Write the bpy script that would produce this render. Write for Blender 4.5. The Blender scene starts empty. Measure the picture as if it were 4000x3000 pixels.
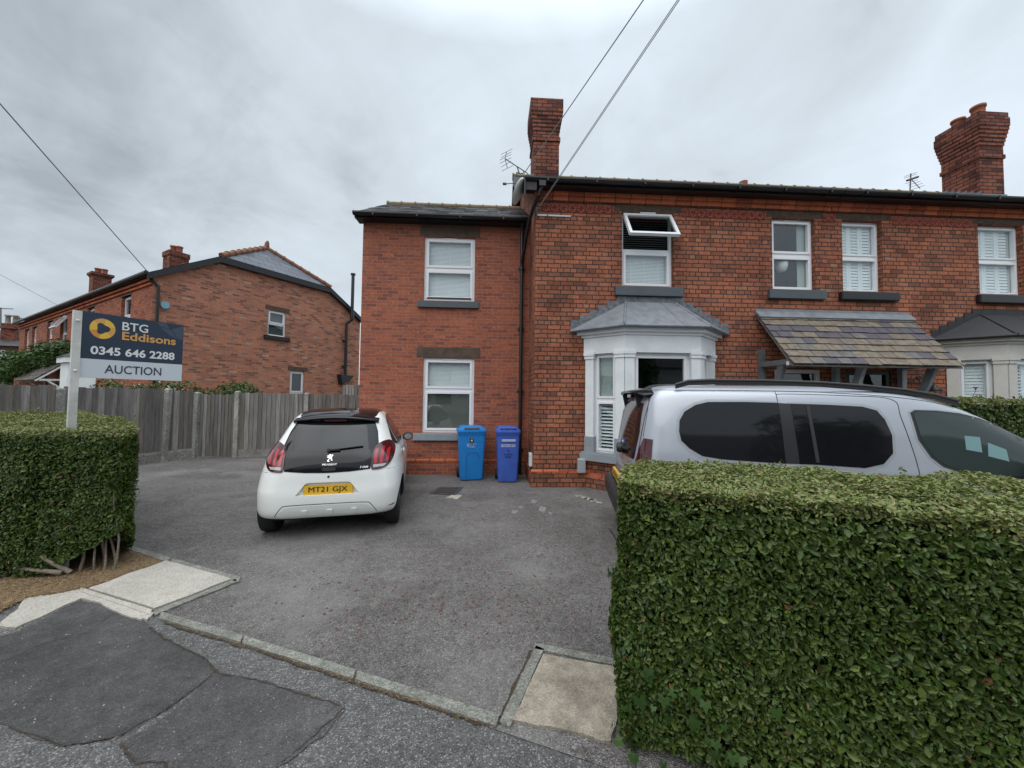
import bpy, bmesh, math, random
from math import sin, cos, tan, pi, radians, sqrt, atan2
from mathutils import Vector, Matrix, noise
from mathutils.bvhtree import BVHTree
from mathutils.geometry import delaunay_2d_cdt
import numpy as np
random.seed(7); rng = np.random.default_rng(7)
sc = bpy.context.scene
col = sc.collection

# ------------------------------------------------------------ camera
YAW, PITCH, ROLL, EYE = radians(3.0), .036, .011, 1.65
cd = bpy.data.cameras.new('camera'); cam = bpy.data.objects.new('camera', cd); col.objects.link(cam)
cd.sensor_width = 36; cd.lens = 36*1447/4000; cd.clip_start = .05; cd.clip_end = 1500
cam.matrix_world = Matrix.Translation((0, 0, EYE)) @ Matrix.Rotation(-YAW, 4, 'Z') @ Matrix.Rotation(pi/2+PITCH, 4, 'X') @ Matrix.Rotation(ROLL, 4, 'Z')
sc.camera = cam
CM = cam.matrix_world.to_3x3()
def ray(u, v): return CM @ Vector(((u-2000)/1447, -(v-1500)/1447, -1))
def gp(u, v, z=0):                       # a pixel of the 4000 px photograph -> the point of the ground it shows
    r = ray(u, v); t = (z-EYE)/r.z
    return (r.x*t, r.y*t)
def cw(x, d): return (x*cos(YAW)+d*sin(YAW), -x*sin(YAW)+d*cos(YAW))   # right/depth as paced from the camera -> world XY

# ------------------------------------------------------------ sky and sun (overcast)
SUN_EL, SUN_AZ = radians(58), radians(215)
w = bpy.data.worlds.new('World'); sc.world = w; w.use_nodes = True
nt = w.node_tree; nt.nodes.clear(); N = nt.nodes.new; L = nt.links.new
out = N('ShaderNodeOutputWorld'); mixs = N('ShaderNodeMixShader')
sky = N('ShaderNodeTexSky'); sky.sky_type = 'NISHITA'; sky.sun_disc = False; sky.sun_elevation = SUN_EL; sky.sun_rotation = SUN_AZ
b1 = N('ShaderNodeBackground'); b1.inputs[1].default_value = .1; L(sky.outputs[0], b1.inputs[0])
tc = N('ShaderNodeTexCoord'); sp = N('ShaderNodeSeparateXYZ'); L(tc.outputs['Generated'], sp.inputs[0])
def M_(op, a, b=None, c=None, clamp=False):
    m = N('ShaderNodeMath'); m.operation = op; m.use_clamp = clamp
    for i, x in enumerate((a, b, c)):
        if x is None: continue
        if isinstance(x, (int, float)): m.inputs[i].default_value = x
        else: L(x, m.inputs[i])
    return m.outputs[0]
zz = M_('MAXIMUM', sp.outputs[2], 0.0)
den = M_('ADD', zz, .32)
cb = N('ShaderNodeCombineXYZ'); L(M_('DIVIDE', sp.outputs[0], den), cb.inputs[0]); L(M_('DIVIDE', sp.outputs[1], den), cb.inputs[1])
def noi(scale, det, rough, dist=0, off=(0, 0, 0)):
    mp = N('ShaderNodeMapping'); mp.inputs['Location'].default_value = off; L(cb.outputs[0], mp.inputs[0])
    n = N('ShaderNodeTexNoise'); n.inputs['Scale'].default_value = scale; n.inputs['Detail'].default_value = det
    n.inputs['Roughness'].default_value = rough; n.inputs['Distortion'].default_value = dist; L(mp.outputs[0], n.inputs[0]); return n.outputs[0]
n1 = noi(1.3, 6, .55, .6, (1.7, .4, 0)); n2 = noi(3.6, 6, .6, .5, (0, 5, 0)); n3 = noi(.5, 2, .5, .0, (3, 2, 0))
east = M_('MULTIPLY', sp.outputs[0], .11)          # the cloud deck is thinner, hence lighter, towards the east
cl = M_('ADD', M_('ADD', M_('MULTIPLY', n1, .62), M_('MULTIPLY', n2, .30)), M_('ADD', M_('MULTIPLY', n3, .22), east))
rp = N('ShaderNodeValToRGB'); L(cl, rp.inputs[0])
e = rp.color_ramp.elements; e[0].position = .34; e[0].color = (.245, .275, .30, 1); e[1].position = .72; e[1].color = (.50, .56, .615, 1)
x = e.new(.52); x.color = (.40, .445, .48, 1)
zen = M_('ADD', 1.0, M_('MULTIPLY', M_('POWER', M_('MAXIMUM', M_('SUBTRACT', zz, .70), 0.0), 1.0), 9.0))
mx = N('ShaderNodeMix'); mx.data_type = 'RGBA'; mx.blend_type = 'MULTIPLY'; mx.inputs[0].default_value = 1
L(rp.outputs[0], mx.inputs[6])
cz = N('ShaderNodeCombineColor'); [L(zen, cz.inputs[i]) for i in range(3)]; L(cz.outputs[0], mx.inputs[7])
b2 = N('ShaderNodeBackground'); L(mx.outputs[2], b2.inputs[0]); b2.inputs[1].default_value = 1.03
mixs.inputs[0].default_value = .94; L(b1.outputs[0], mixs.inputs[1]); L(b2.outputs[0], mixs.inputs[2]); L(mixs.outputs[0], out.inputs[0])
sd = bpy.data.lights.new('sun', 'SUN'); sd.energy = 1.2; sd.angle = radians(80); sd.color = (1, .96, .9)
so = bpy.data.objects.new('sun', sd); col.objects.link(so)
sdir = Vector((sin(SUN_AZ)*cos(SUN_EL), cos(SUN_AZ)*cos(SUN_EL), sin(SUN_EL)))
so.rotation_euler = sdir.to_track_quat('Z', 'Y').to_euler()
sc.view_settings.view_transform = 'Standard'; sc.view_settings.look = 'None'; sc.view_settings.gamma = 1
sc.view_settings.exposure = 0.68
sc.render.engine = 'CYCLES'

# ------------------------------------------------------------ materials
def mat(name, colr=(.5, .5, .5), rough=.6, metal=0, coat=0, var=0, vscale=6, bump=0, bscale=40, spec=.5, emit=None, estr=1, var2=None):
    m = bpy.data.materials.new(name); m.use_nodes = True; t = m.node_tree; p = t.nodes['Principled BSDF']
    p.inputs['Base Color'].default_value = (*colr, 1); p.inputs['Roughness'].default_value = rough
    p.inputs['Metallic'].default_value = metal; p.inputs['Coat Weight'].default_value = coat; p.inputs['Coat Roughness'].default_value = .04
    p.inputs['Specular IOR Level'].default_value = spec
    if emit: p.inputs['Emission Color'].default_value = (*emit, 1); p.inputs['Emission Strength'].default_value = estr
    tc = t.nodes.new('ShaderNodeTexCoord')
    if var:
        n = t.nodes.new('ShaderNodeTexNoise'); n.inputs['Scale'].default_value = vscale; n.inputs['Detail'].default_value = 6; n.inputs['Roughness'].default_value = .65
        t.links.new(tc.outputs['Object'], n.inputs[0])
        r = t.nodes.new('ShaderNodeValToRGB'); t.links.new(n.outputs[0], r.inputs[0])
        c2 = var2 or tuple(c*(1-var) for c in colr)
        r.color_ramp.elements[0].position = .33; r.color_ramp.elements[0].color = (*c2, 1)
        r.color_ramp.elements[1].position = .62; r.color_ramp.elements[1].color = (*colr, 1)
        t.links.new(r.outputs[0], p.inputs['Base Color'])
    if bump:
        n = t.nodes.new('ShaderNodeTexNoise'); n.inputs['Scale'].default_value = bscale; n.inputs['Detail'].default_value = 4
        t.links.new(tc.outputs['Object'], n.inputs[0]); b = t.nodes.new('ShaderNodeBump'); b.inputs['Strength'].default_value = bump; b.inputs['Distance'].default_value = .01
        t.links.new(n.outputs[0], b.inputs['Height']); t.links.new(b.outputs[0], p.inputs['Normal'])
    return m

def brick(name, c1, c2, mortar, bw, rh, ms, freq=0, squash=1, offset=.5, stain=.5, rough=.85, bumpd=.006, pale=None, stainscale=1.1, sootpos=(.45, .75), msmooth=.15):
    m = bpy.data.materials.new(name); m.use_nodes = True; t = m.node_tree; p = t.nodes['Principled BSDF']; n = t.nodes.new; l = t.links.new
    p.inputs['Roughness'].default_value = rough; p.inputs['Specular IOR Level'].default_value = .25
    uv = n('ShaderNodeUVMap'); tc = n('ShaderNodeTexCoord')
    # slight waviness so that joints are not ruler straight
    wn = n('ShaderNodeTexNoise'); wn.inputs['Scale'].default_value = 9; wn.inputs['Detail'].default_value = 3; l(tc.outputs['Object'], wn.inputs[0])
    sub = n('ShaderNodeVectorMath'); sub.operation = 'SUBTRACT'; l(wn.outputs['Color'], sub.inputs[0]); sub.inputs[1].default_value = (.5, .5, .5)
    scl = n('ShaderNodeVectorMath'); scl.operation = 'SCALE'; l(sub.outputs[0], scl.inputs[0]); scl.inputs['Scale'].default_value = .016
    add = n('ShaderNodeVectorMath'); l(uv.outputs[0], add.inputs[0]); l(scl.outputs[0], add.inputs[1])
    b = n('ShaderNodeTexBrick'); l(add.outputs[0], b.inputs[0])
    b.offset = offset; b.squash = squash; b.squash_frequency = max(freq, 1); b.offset_frequency = 2
    for k, v in (('Scale', 1), ('Mortar Size', ms), ('Mortar Smooth', msmooth), ('Bias', -.15), ('Brick Width', bw), ('Row Height', rh)): b.inputs[k].default_value = v
    b.inputs['Color1'].default_value = (0, 0, 0, 1); b.inputs['Color2'].default_value = (1, 1, 1, 1); b.inputs['Mortar'].default_value = (.5, .5, .5, 1); b.inputs['Bias'].default_value = 0
    pr_ = n('ShaderNodeValToRGB'); l(b.outputs[0], pr_.inputs[0]); pe = pr_.color_ramp.elements; pr_.color_ramp.interpolation = 'LINEAR'
    mid = tuple((a+c)/2 for a, c in zip(c1, c2)); drk = tuple(c*.9 for c in c2)
    pe[0].position = 0; pe[0].color = (*drk, 1); pe[1].position = 1; pe[1].color = (*(pale or tuple(min(1, c*1.18) for c in c1)), 1)
    for ps_, cc in ((.05, drk), (.09, c2), (.26, mid), (.62, c1), (.90, tuple(min(1, c*1.1) for c in c1)), (.955, c1)): q_ = pe.new(ps_); q_.color = (*cc, 1)
    colr = pr_.outputs[0]
    def mix(bt, fac, a, c, f=None):
        x = n('ShaderNodeMix'); x.data_type = 'RGBA'; x.blend_type = bt
        if f is not None: l(f, x.inputs[0])
        else: x.inputs[0].default_value = fac
        l(a, x.inputs[6])
        if isinstance(c, tuple): x.inputs[7].default_value = (*c, 1)
        else: l(c, x.inputs[7])
        return x.outputs[2]
    def ramp(src, a, bb, ca, cb_):
        r = n('ShaderNodeValToRGB'); l(src, r.inputs[0]); r.color_ramp.elements[0].position = a; r.color_ramp.elements[1].position = bb
        r.color_ramp.elements[0].color = (*ca, 1); r.color_ramp.elements[1].color = (*cb_, 1); return r.outputs[0]
    colr = mix('MIX', 0, colr, mortar, b.outputs['Fac'])
    # mottling inside bricks
    f = n('ShaderNodeTexNoise'); f.inputs['Scale'].default_value = 22; f.inputs['Detail'].default_value = 5; f.inputs['Roughness'].default_value = .7; l(tc.outputs['Object'], f.inputs[0])
    colr = mix('MULTIPLY', .75, colr, ramp(f.outputs[0], .3, .7, (.55, .5, .5), (1.25, 1.2, 1.15)))
    # soot and weathering
    g = n('ShaderNodeTexNoise'); g.inputs['Scale'].default_value = stainscale; g.inputs['Detail'].default_value = 7; g.inputs['Roughness'].default_value = .6; l(tc.outputs['Object'], g.inputs[0])
    colr = mix('MULTIPLY', stain, colr, ramp(g.outputs[0], sootpos[0]-.15, sootpos[1]-.15, (.36, .34, .36), (1.1, 1.08, 1.05)))
    sm_ = n('ShaderNodeMapping'); sm_.inputs['Scale'].default_value = (3.2, 3.2, .35); l(tc.outputs['Object'], sm_.inputs[0]); sn_ = n('ShaderNodeTexNoise'); sn_.inputs['Scale'].default_value = 1.3; sn_.inputs['Detail'].default_value = 5; l(sm_.outputs[0], sn_.inputs[0])
    colr = mix('MULTIPLY', stain, colr, ramp(sn_.outputs[0], .32, .52, (.62, .60, .62), (1, 1, 1)))
    if False:
        v = n('ShaderNodeTexVoronoi'); v.inputs['Scale'].default_value = 1; v.feature = 'F1'
        mp = n('ShaderNodeMapping'); mp.inputs['Scale'].default_value = (1/bw, 1/rh, 1); l(uv.outputs[0], mp.inputs[0])
        wn2 = n('ShaderNodeTexWhiteNoise'); wn2.noise_dimensions = '2D'
        fl = n('ShaderNodeVectorMath'); fl.operation = 'FLOOR'; l(mp.outputs[0], fl.inputs[0]); l(fl.outputs[0], wn2.inputs[0])
        st = n('ShaderNodeMath'); st.operation = 'GREATER_THAN'; l(wn2.outputs[0], st.inputs[0]); st.inputs[1].default_value = .94
        nm = n('ShaderNodeMath'); nm.operation = 'MULTIPLY'; l(st.outputs[0], nm.inputs[0]); nm.inputs[1].default_value = .28
        colr = mix('MIX', 0, colr, pale, nm.outputs[0])
    l(colr, p.inputs['Base Color'])
    bp = n('ShaderNodeBump'); bp.inputs['Distance'].default_value = bumpd; bp.inputs['Strength'].default_value = .9; bp.invert = False
    hs = n('ShaderNodeMath'); hs.operation = 'MULTIPLY_ADD'; l(b.outputs['Fac'], hs.inputs[0]); hs.inputs[1].default_value = -1; l(f.outputs[0], hs.inputs[2])
    l(hs.outputs[0], bp.inputs['Height']); l(bp.outputs[0], p.inputs['Normal'])
    return m

def glass(name, tint=(.8, .85, .85), refl=.12, rough=.02):
    m = bpy.data.materials.new(name); m.use_nodes = True; t = m.node_tree; t.nodes.clear(); n = t.nodes.new
    o = n('ShaderNodeOutputMaterial'); mx = n('ShaderNodeMixShader'); tr = n('ShaderNodeBsdfTransparent'); gl = n('ShaderNodeBsdfGlossy')
    tr.inputs[0].default_value = (*tint, 1); gl.inputs['Roughness'].default_value = rough; gl.inputs['Color'].default_value = (.95, .97, 1, 1)
    lw = n('ShaderNodeLayerWeight'); lw.inputs[0].default_value = .5; pw_ = n('ShaderNodeMath'); pw_.operation = 'POWER'; t.links.new(lw.outputs['Facing'], pw_.inputs[0]); pw_.inputs[1].default_value = 5
    ad = n('ShaderNodeMath'); ad.operation = 'MULTIPLY_ADD'; ad.use_clamp = True; t.links.new(pw_.outputs[0], ad.inputs[0]); ad.inputs[1].default_value = .85; ad.inputs[2].default_value = refl
    t.links.new(ad.outputs[0], mx.inputs[0]); t.links.new(tr.outputs[0], mx.inputs[1]); t.links.new(gl.outputs[0], mx.inputs[2]); t.links.new(mx.outputs[0], o.inputs[0])
    return m

def speckle(name, base, dark, light, scale=120, big=1.2, bump=.5, lightamt=.62, patch=(.75, 1.25), rough=.9, blotch=None, fine=(.72, 1.22)):
    m = bpy.data.materials.new(name); m.use_nodes = True; t = m.node_tree; p = t.nodes['Principled BSDF']; n = t.nodes.new; l = t.links.new
    p.inputs['Roughness'].default_value = rough; p.inputs['Specular IOR Level'].default_value = .3
    tc = n('ShaderNodeTexCoord')
    def nz(s, d, r=.6):
        x = n('ShaderNodeTexNoise'); x.inputs['Scale'].default_value = s; x.inputs['Detail'].default_value = d; x.inputs['Roughness'].default_value = r; l(tc.outputs['Object'], x.inputs[0]); return x.outputs[0]
    v = n('ShaderNodeTexVoronoi'); v.inputs['Scale'].default_value = scale; l(tc.outputs['Object'], v.inputs[0])
    wn = n('ShaderNodeSeparateColor'); l(v.outputs['Color'], wn.inputs[0])
    r = n('ShaderNodeValToRGB'); l(wn.outputs[0], r.inputs[0]); e = r.color_ramp.elements
    e[0].position = 0; e[0].color = (*dark, 1); e[1].position = 1; e[1].color = (*light, 1)
    x = e.new(.35); x.color = (*base, 1); x = e.new(lightamt); x.color = (*base, 1)
    def mul(a, src, lo, hi, p0=.3, p1=.7):
        rr = n('ShaderNodeValToRGB'); l(src, rr.inputs[0]); rr.color_ramp.elements[0].position = p0; rr.color_ramp.elements[1].position = p1
        rr.color_ramp.elements[0].color = (lo, lo, lo, 1); rr.color_ramp.elements[1].color = (hi, hi, hi*1.01, 1)
        mx = n('ShaderNodeMix'); mx.data_type = 'RGBA'; mx.blend_type = 'MULTIPLY'; mx.inputs[0].default_value = 1; l(a, mx.inputs[6]); l(rr.outputs[0], mx.inputs[7]); return mx.outputs[2]
    c = mul(r.outputs[0], nz(big, 6), patch[0], patch[1]); c = mul(c, nz(14, 5, .7), *fine)
    if blotch:
        rr = n('ShaderNodeValToRGB'); l(nz(.8, 7, .62), rr.inputs[0]); rr.color_ramp.elements[0].position = .50; rr.color_ramp.elements[1].position = .68
        rr.color_ramp.elements[0].color = (0, 0, 0, 1); rr.color_ramp.elements[1].color = (.8, .8, .8, 1)
        mx = n('ShaderNodeMix'); mx.data_type = 'RGBA'; l(rr.outputs[0], mx.inputs[0]); l(c, mx.inputs[6]); mx.inputs[7].default_value = (*blotch, 1); c = mx.outputs[2]
    l(c, p.inputs['Base Color'])
    b = n('ShaderNodeBump'); b.inputs['Strength'].default_value = bump; b.inputs['Distance'].default_value = .012; l(v.outputs['Distance'], b.inputs['Height']); l(b.outputs[0], p.inputs['Normal'])
    return m

def leafmat(name, cols, rough=.42):
    m = bpy.data.materials.new(name); m.use_nodes = True; t = m.node_tree; p = t.nodes['Principled BSDF']; n = t.nodes.new; l = t.links.new
    g = n('ShaderNodeNewGeometry'); r = n('ShaderNodeValToRGB'); l(g.outputs['Random Per Island'], r.inputs[0]); r.color_ramp.interpolation = 'LINEAR'
    e = r.color_ramp.elements; e[0].position = 0; e[0].color = (*cols[0], 1); e[1].position = 1; e[1].color = (*cols[-1], 1)
    for i, c in enumerate(cols[1:-1]): x = e.new((i+1)/(len(cols)-1)); x.color = (*c, 1)
    l(r.outputs[0], p.inputs['Base Color']); p.inputs['Roughness'].default_value = rough; p.inputs['Specular IOR Level'].default_value = .35
    tr = n('ShaderNodeBsdfTranslucent'); l(r.outputs[0], tr.inputs[0]); mx = n('ShaderNodeMixShader'); mx.inputs[0].default_value = .22
    o = t.nodes['Material Output']; l(p.outputs[0], mx.inputs[1]); l(tr.outputs[0], mx.inputs[2]); l(mx.outputs[0], o.inputs[0])
    return m

OLD = brick('old_red_brick', (.395, .150, .088), (.235, .098, .064), (.058, .045, .040), .245, .084, .0088, 4, .5, .5, stain=.6, pale=(.36, .21, .12))
NEW = brick('newer_red_brick', (.37, .115, .066), (.26, .084, .062), (.30, .19, .14), .225, .0725, .0065, stain=.18, rough=.75, bumpd=.003, msmooth=.1)
GAB = brick('gable_brick', (.50, .21, .13), (.25, .11, .088), (.36, .25, .19), .24, .078, .009, stain=.25, pale=(.50, .36, .27), bumpd=.004, sootpos=(.35, .75))
DRK = brick('sooty_chimney_brick', (.27, .095, .062), (.13, .045, .035), (.040, .032, .030), .235, .084, .010, stain=.55, pale=(.25, .13, .09))
SLATE = brick('grey_roof_slate', (.085, .085, .095), (.045, .047, .055), (.014, .014, .016), .28, .19, .006, stain=.6, rough=.55, pale=(.14, .15, .10))
SLATE2 = brick('clean_grey_slate', (.13, .15, .18), (.095, .11, .14), (.03, .03, .035), .5, .3, .008, stain=.2, rough=.45)
M = {}
M['stone'] = mat('brown_sandstone', (.105, .068, .050), .85, var=.45, vscale=7, bump=.4)
M['stone_old'] = mat('sooty_sandstone', (.085, .055, .038), .85, var=.6, vscale=9, bump=.6)
M['terra'] = mat('moulded_terracotta', (.40, .095, .06), .7, var=.4, vscale=20, bump=.3)
M['corbel'] = brick('orange_corbel_brick', (.46, .13, .06), (.30, .085, .045), (.05, .035, .03), .30, .2, .008, stain=.3)
M['sill_grey'] = mat('grey_painted_sill', (.075, .088, .10), .5, var=.15)
M['sill_light'] = mat('light_grey_painted_sill', (.24, .28, .31), .5, var=.15)
M['sill_black'] = mat('black_painted_sill', (.012, .013, .015), .4, var=.2)
M['upvc'] = mat('white_upvc', (.78, .79, .82), .3)
M['cream'] = mat('offwhite_paint', (.70, .70, .71), .45, var=.08, vscale=4)
M['bay_white'] = mat('white_masonry_paint', (.74, .77, .79), .55, var=.12, vscale=3)
M['bay_grey'] = mat('grey_masonry_paint', (.27, .30, .33), .55, var=.1)  # grey paint of the bay sill and pilaster bases
M['render'] = mat('cream_render', (.55, .54, .51), .8, var=.08, bump=.3, bscale=120)
M['black'] = mat('black_plastic_gutter', (.012, .013, .015), .35)
M['blackwood'] = mat('black_painted_timber', (.014, .016, .021), .5, var=.3)
M['greywood'] = mat('grey_painted_timber', (.13, .145, .16), .6, var=.25)
M['lead'] = mat('grey_lead_sheet', (.23, .25, .275), .5, metal=.15, var=.35, vscale=5, bump=.15, bscale=12)
M['darkroof'] = mat('black_bay_roofing', (.022, .023, .027), .6, var=.3)
M['ridge'] = mat('mossy_ridge_tile', (.22, .15, .085), .85, var=.45, vscale=8, var2=(.10, .10, .05))
M['terraridge'] = mat('terracotta_ridge_tile', (.24, .10, .055), .8, var=.4, vscale=8)
M['pot'] = mat('terracotta_chimney_pot', (.33, .11, .065), .8, var=.35, vscale=6)
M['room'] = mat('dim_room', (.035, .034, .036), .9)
M['blind'] = mat('white_blind', (.80, .82, .84), .6)
M['curtain'] = mat('pale_curtain', (.42, .46, .44), .9)
M['glass'] = glass('window_glass', (.95, .98, .98), .06)
M['glass2'] = glass('darker_window_glass', (.55, .6, .6), .06)
M['alu'] = mat('grey_metal', (.38, .39, .40), .4, metal=.8)
M['white'] = mat('white_plastic', (.72, .74, .75), .35)
M['greybox'] = mat('grey_plastic_box', (.33, .36, .38), .5)
M['rubber'] = mat('black_rubber', (.012, .012, .013), .75)
M['door'] = mat('dark_painted_door', (.025, .028, .045), .4)

# ------------------------------------------------------------ object helpers
def tag(o, label=None, cat=None, group=None, kind=None):
    if label: o['label'] = label
    if cat: o['category'] = cat
    if group: o['group'] = group
    if kind: o['kind'] = kind
    return o
def empty(name, loc=(0, 0, 0), rz=0, label=None, cat=None, group=None):
    o = bpy.data.objects.new(name, None); col.objects.link(o); o.location = loc; o.rotation_euler = (0, 0, rz); o.empty_display_size = .3
    tag(o, label, cat, group); o['_w'] = 1
    return o
def rootof(o):
    while o.parent: o = o.parent
    return o
class MB:
    def __init__(s): s.v = []; s.f = []; s.mi = []; s.sm = []; s.X = Matrix()
    def add(s, vs, fs, mi=0, smooth=False):
        b = len(s.v); s.v += [tuple(s.X @ Vector(p)) for p in vs]
        for f in fs: s.f.append(tuple(b+i for i in f)); s.mi.append(mi); s.sm.append(smooth)
        return s
    def quad(s, a, b, c, d, mi=0): return s.add([a, b, c, d], [(0, 1, 2, 3)], mi)
    def box(s, x0, x1, y0, y1, z0, z1, mi=0):
        if x0 > x1: x0, x1 = x1, x0
        if y0 > y1: y0, y1 = y1, y0
        if z0 > z1: z0, z1 = z1, z0
        return s.add([(x0, y0, z0), (x1, y0, z0), (x1, y1, z0), (x0, y1, z0), (x0, y0, z1), (x1, y0, z1), (x1, y1, z1), (x0, y1, z1)],
                     [(0, 3, 2, 1), (4, 5, 6, 7), (0, 1, 5, 4), (1, 2, 6, 5), (2, 3, 7, 6), (3, 0, 4, 7)], mi)
    def fbox(s, O, U, Nn, u0, u1, z0, z1, n0, n1, mi=0):     # box in a wall frame: along U, up, out along Nn
        O = Vector(O); U = Vector(U); Nn = Vector(Nn); Z = Vector((0, 0, 1)); P = lambda u, z, n: tuple(O+U*u+Nn*n+Z*z)
        vs = [P(u0, z0, n0), P(u1, z0, n0), P(u1, z0, n1), P(u0, z0, n1), P(u0, z1, n0), P(u1, z1, n0), P(u1, z1, n1), P(u0, z1, n1)]
        return s.add(vs, [(0, 3, 2, 1), (4, 5, 6, 7), (0, 1, 5, 4), (1, 2, 6, 5), (2, 3, 7, 6), (3, 0, 4, 7)], mi)
    def bar(s, p0, p1, r0, r1=None, n=8, mi=0, smooth=True, caps=True):
        r1 = r0 if r1 is None else r1; p0 = Vector(p0); p1 = Vector(p1); d = (p1-p0).normalized()
        a = d.orthogonal().normalized(); b = d.cross(a)
        vs = [tuple(p0+(a*cos(2*pi*i/n)+b*sin(2*pi*i/n))*r0) for i in range(n)]+[tuple(p1+(a*cos(2*pi*i/n)+b*sin(2*pi*i/n))*r1) for i in range(n)]
        s.add(vs, [(i, (i+1) % n, n+(i+1) % n, n+i) for i in range(n)], mi, smooth)
        if caps: s.add(vs, [tuple(range(n-1, -1, -1)), tuple(range(n, 2*n))], mi)
        return s
    def path(s, pts, r, n=8, mi=0):
        for a, b in zip(pts, pts[1:]): s.bar(a, b, r, r, n, mi)
        return s
    def beam(s, p0, p1, w, h, mi=0, up=(0, 0, 1)):           # rectangular bar between two points
        p0 = Vector(p0); p1 = Vector(p1); d = (p1-p0).normalized(); a = d.cross(Vector(up)).normalized()*w/2; b = a.normalized().cross(d)*h/2
        vs = [tuple(p+x*a+y*b) for p in (p0, p1) for x, y in ((-1, -1), (1, -1), (1, 1), (-1, 1))]
        return s.add(vs, [(0, 1, 2, 3), (7, 6, 5, 4), (0, 4, 5, 1), (1, 5, 6, 2), (2, 6, 7, 3), (3, 7, 4, 0)], mi)
    def prism(s, poly, f0, f1, mi=0, smooth=False):           # poly of 2D points; f0,f1 map (a,b) -> 3D for two ends
        n = len(poly); vs = [tuple(f0(*p)) for p in poly]+[tuple(f1(*p)) for p in poly]
        s.add(vs, [tuple(range(n-1, -1, -1)), tuple(range(n, 2*n))], mi)
        s.add(vs, [(i, (i+1) % n, n+(i+1) % n, n+i) for i in range(n)], mi, smooth); return s
    def lathe(s, c, prof, n=16, mi=0, axis='Z', smooth=True):
        vs = []; c = Vector(c)
        for r, z in prof:
            for i in range(n):
                a = 2*pi*i/n; q = (r*cos(a), r*sin(a), z) if axis == 'Z' else ((z, r*cos(a), r*sin(a)) if axis == 'X' else (r*cos(a), z, r*sin(a)))
                vs.append(tuple(c+Vector(q)))
        k = len(prof); s.add(vs, [(j*n+i, j*n+(i+1) % n, (j+1)*n+(i+1) % n, (j+1)*n+i) for j in range(k-1) for i in range(n)], mi, smooth)
        s.add(vs, [tuple(range(n-1, -1, -1)), tuple(range((k-1)*n, k*n))], mi); return s
    def build(s, name, mats, parent=None, local=False, fixn=True, bevel=0):
        if not isinstance(mats, (list, tuple)): mats = [mats]
        me = bpy.data.meshes.new(name)
        vs = s.v
        if parent and not local:
            r = rootof(parent); X = (Matrix.Translation(r.location) @ r.rotation_euler.to_matrix().to_4x4()).inverted(); vs = [tuple(X @ Vector(p)) for p in vs]
        me.from_pydata(vs, [], s.f)
        for m in mats: me.materials.append(m)
        me.polygons.foreach_set('material_index', s.mi); me.polygons.foreach_set('use_smooth', s.sm)
        me.update()
        if fixn:
            bm = bmesh.new(); bm.from_mesh(me); bmesh.ops.recalc_face_normals(bm, faces=bm.faces); bm.to_mesh(me); bm.free()
        uvl = me.uv_layers.new(name='UVMap').data; Z = Vector((0, 0, 1)); co = me.vertices
        for p in me.polygons:
            nn = p.normal
            if abs(nn.z) > .96: U = Vector((1, 0, 0)); V = Vector((0, 1, 0))
            else: U = Z.cross(nn).normalized(); V = nn.cross(U)
            for li in p.loop_indices:
                c = co[me.loops[li].vertex_index].co; uvl[li].uv = (c.dot(U), c.dot(V))
        o = bpy.data.objects.new(name, me); col.objects.link(o)
        if parent: o.parent = parent
        if bevel:
            b = o.modifiers.new('b', 'BEVEL'); b.width = bevel; b.segments = 2; b.limit_method = 'ANGLE'
        return o

def wall_face(mb, O, U, Nn, u0, u1, z0, z1, holes=(), reveal=.12, mi=0):
    """brick skin with real openings; Nn points out; holes are (u0,u1,z0,z1)"""
    O = Vector(O); U = Vector(U); Nn = Vector(Nn); Z = Vector((0, 0, 1)); P = lambda u, z, n=0: tuple(O+U*u+Z*z+Nn*n)
    us = sorted({u0, u1, *[h[i] for h in holes for i in (0, 1) if u0 < h[i] < u1]}); zs = sorted({z0, z1, *[h[i] for h in holes for i in (2, 3) if z0 < h[i] < z1]})
    for a, b in zip(us, us[1:]):
        for c, d in zip(zs, zs[1:]):
            m, k = (a+b)/2, (c+d)/2
            if any(h[0] < m < h[1] and h[2] < k < h[3] for h in holes): continue
            mb.quad(P(a, c), P(b, c), P(b, d), P(a, d), mi)
    for h in holes:
        a, b, c, d = h; r = -reveal
        for q in ((P(a, c), P(a, d), P(a, d, r), P(a, c, r)), (P(b, d), P(b, c), P(b, c, r), P(b, d, r)), (P(a, d), P(b, d), P(b, d, r), P(a, d, r)), (P(b, c), P(a, c), P(a, c, r), P(b, c, r))): mb.quad(*q, mi)

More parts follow.
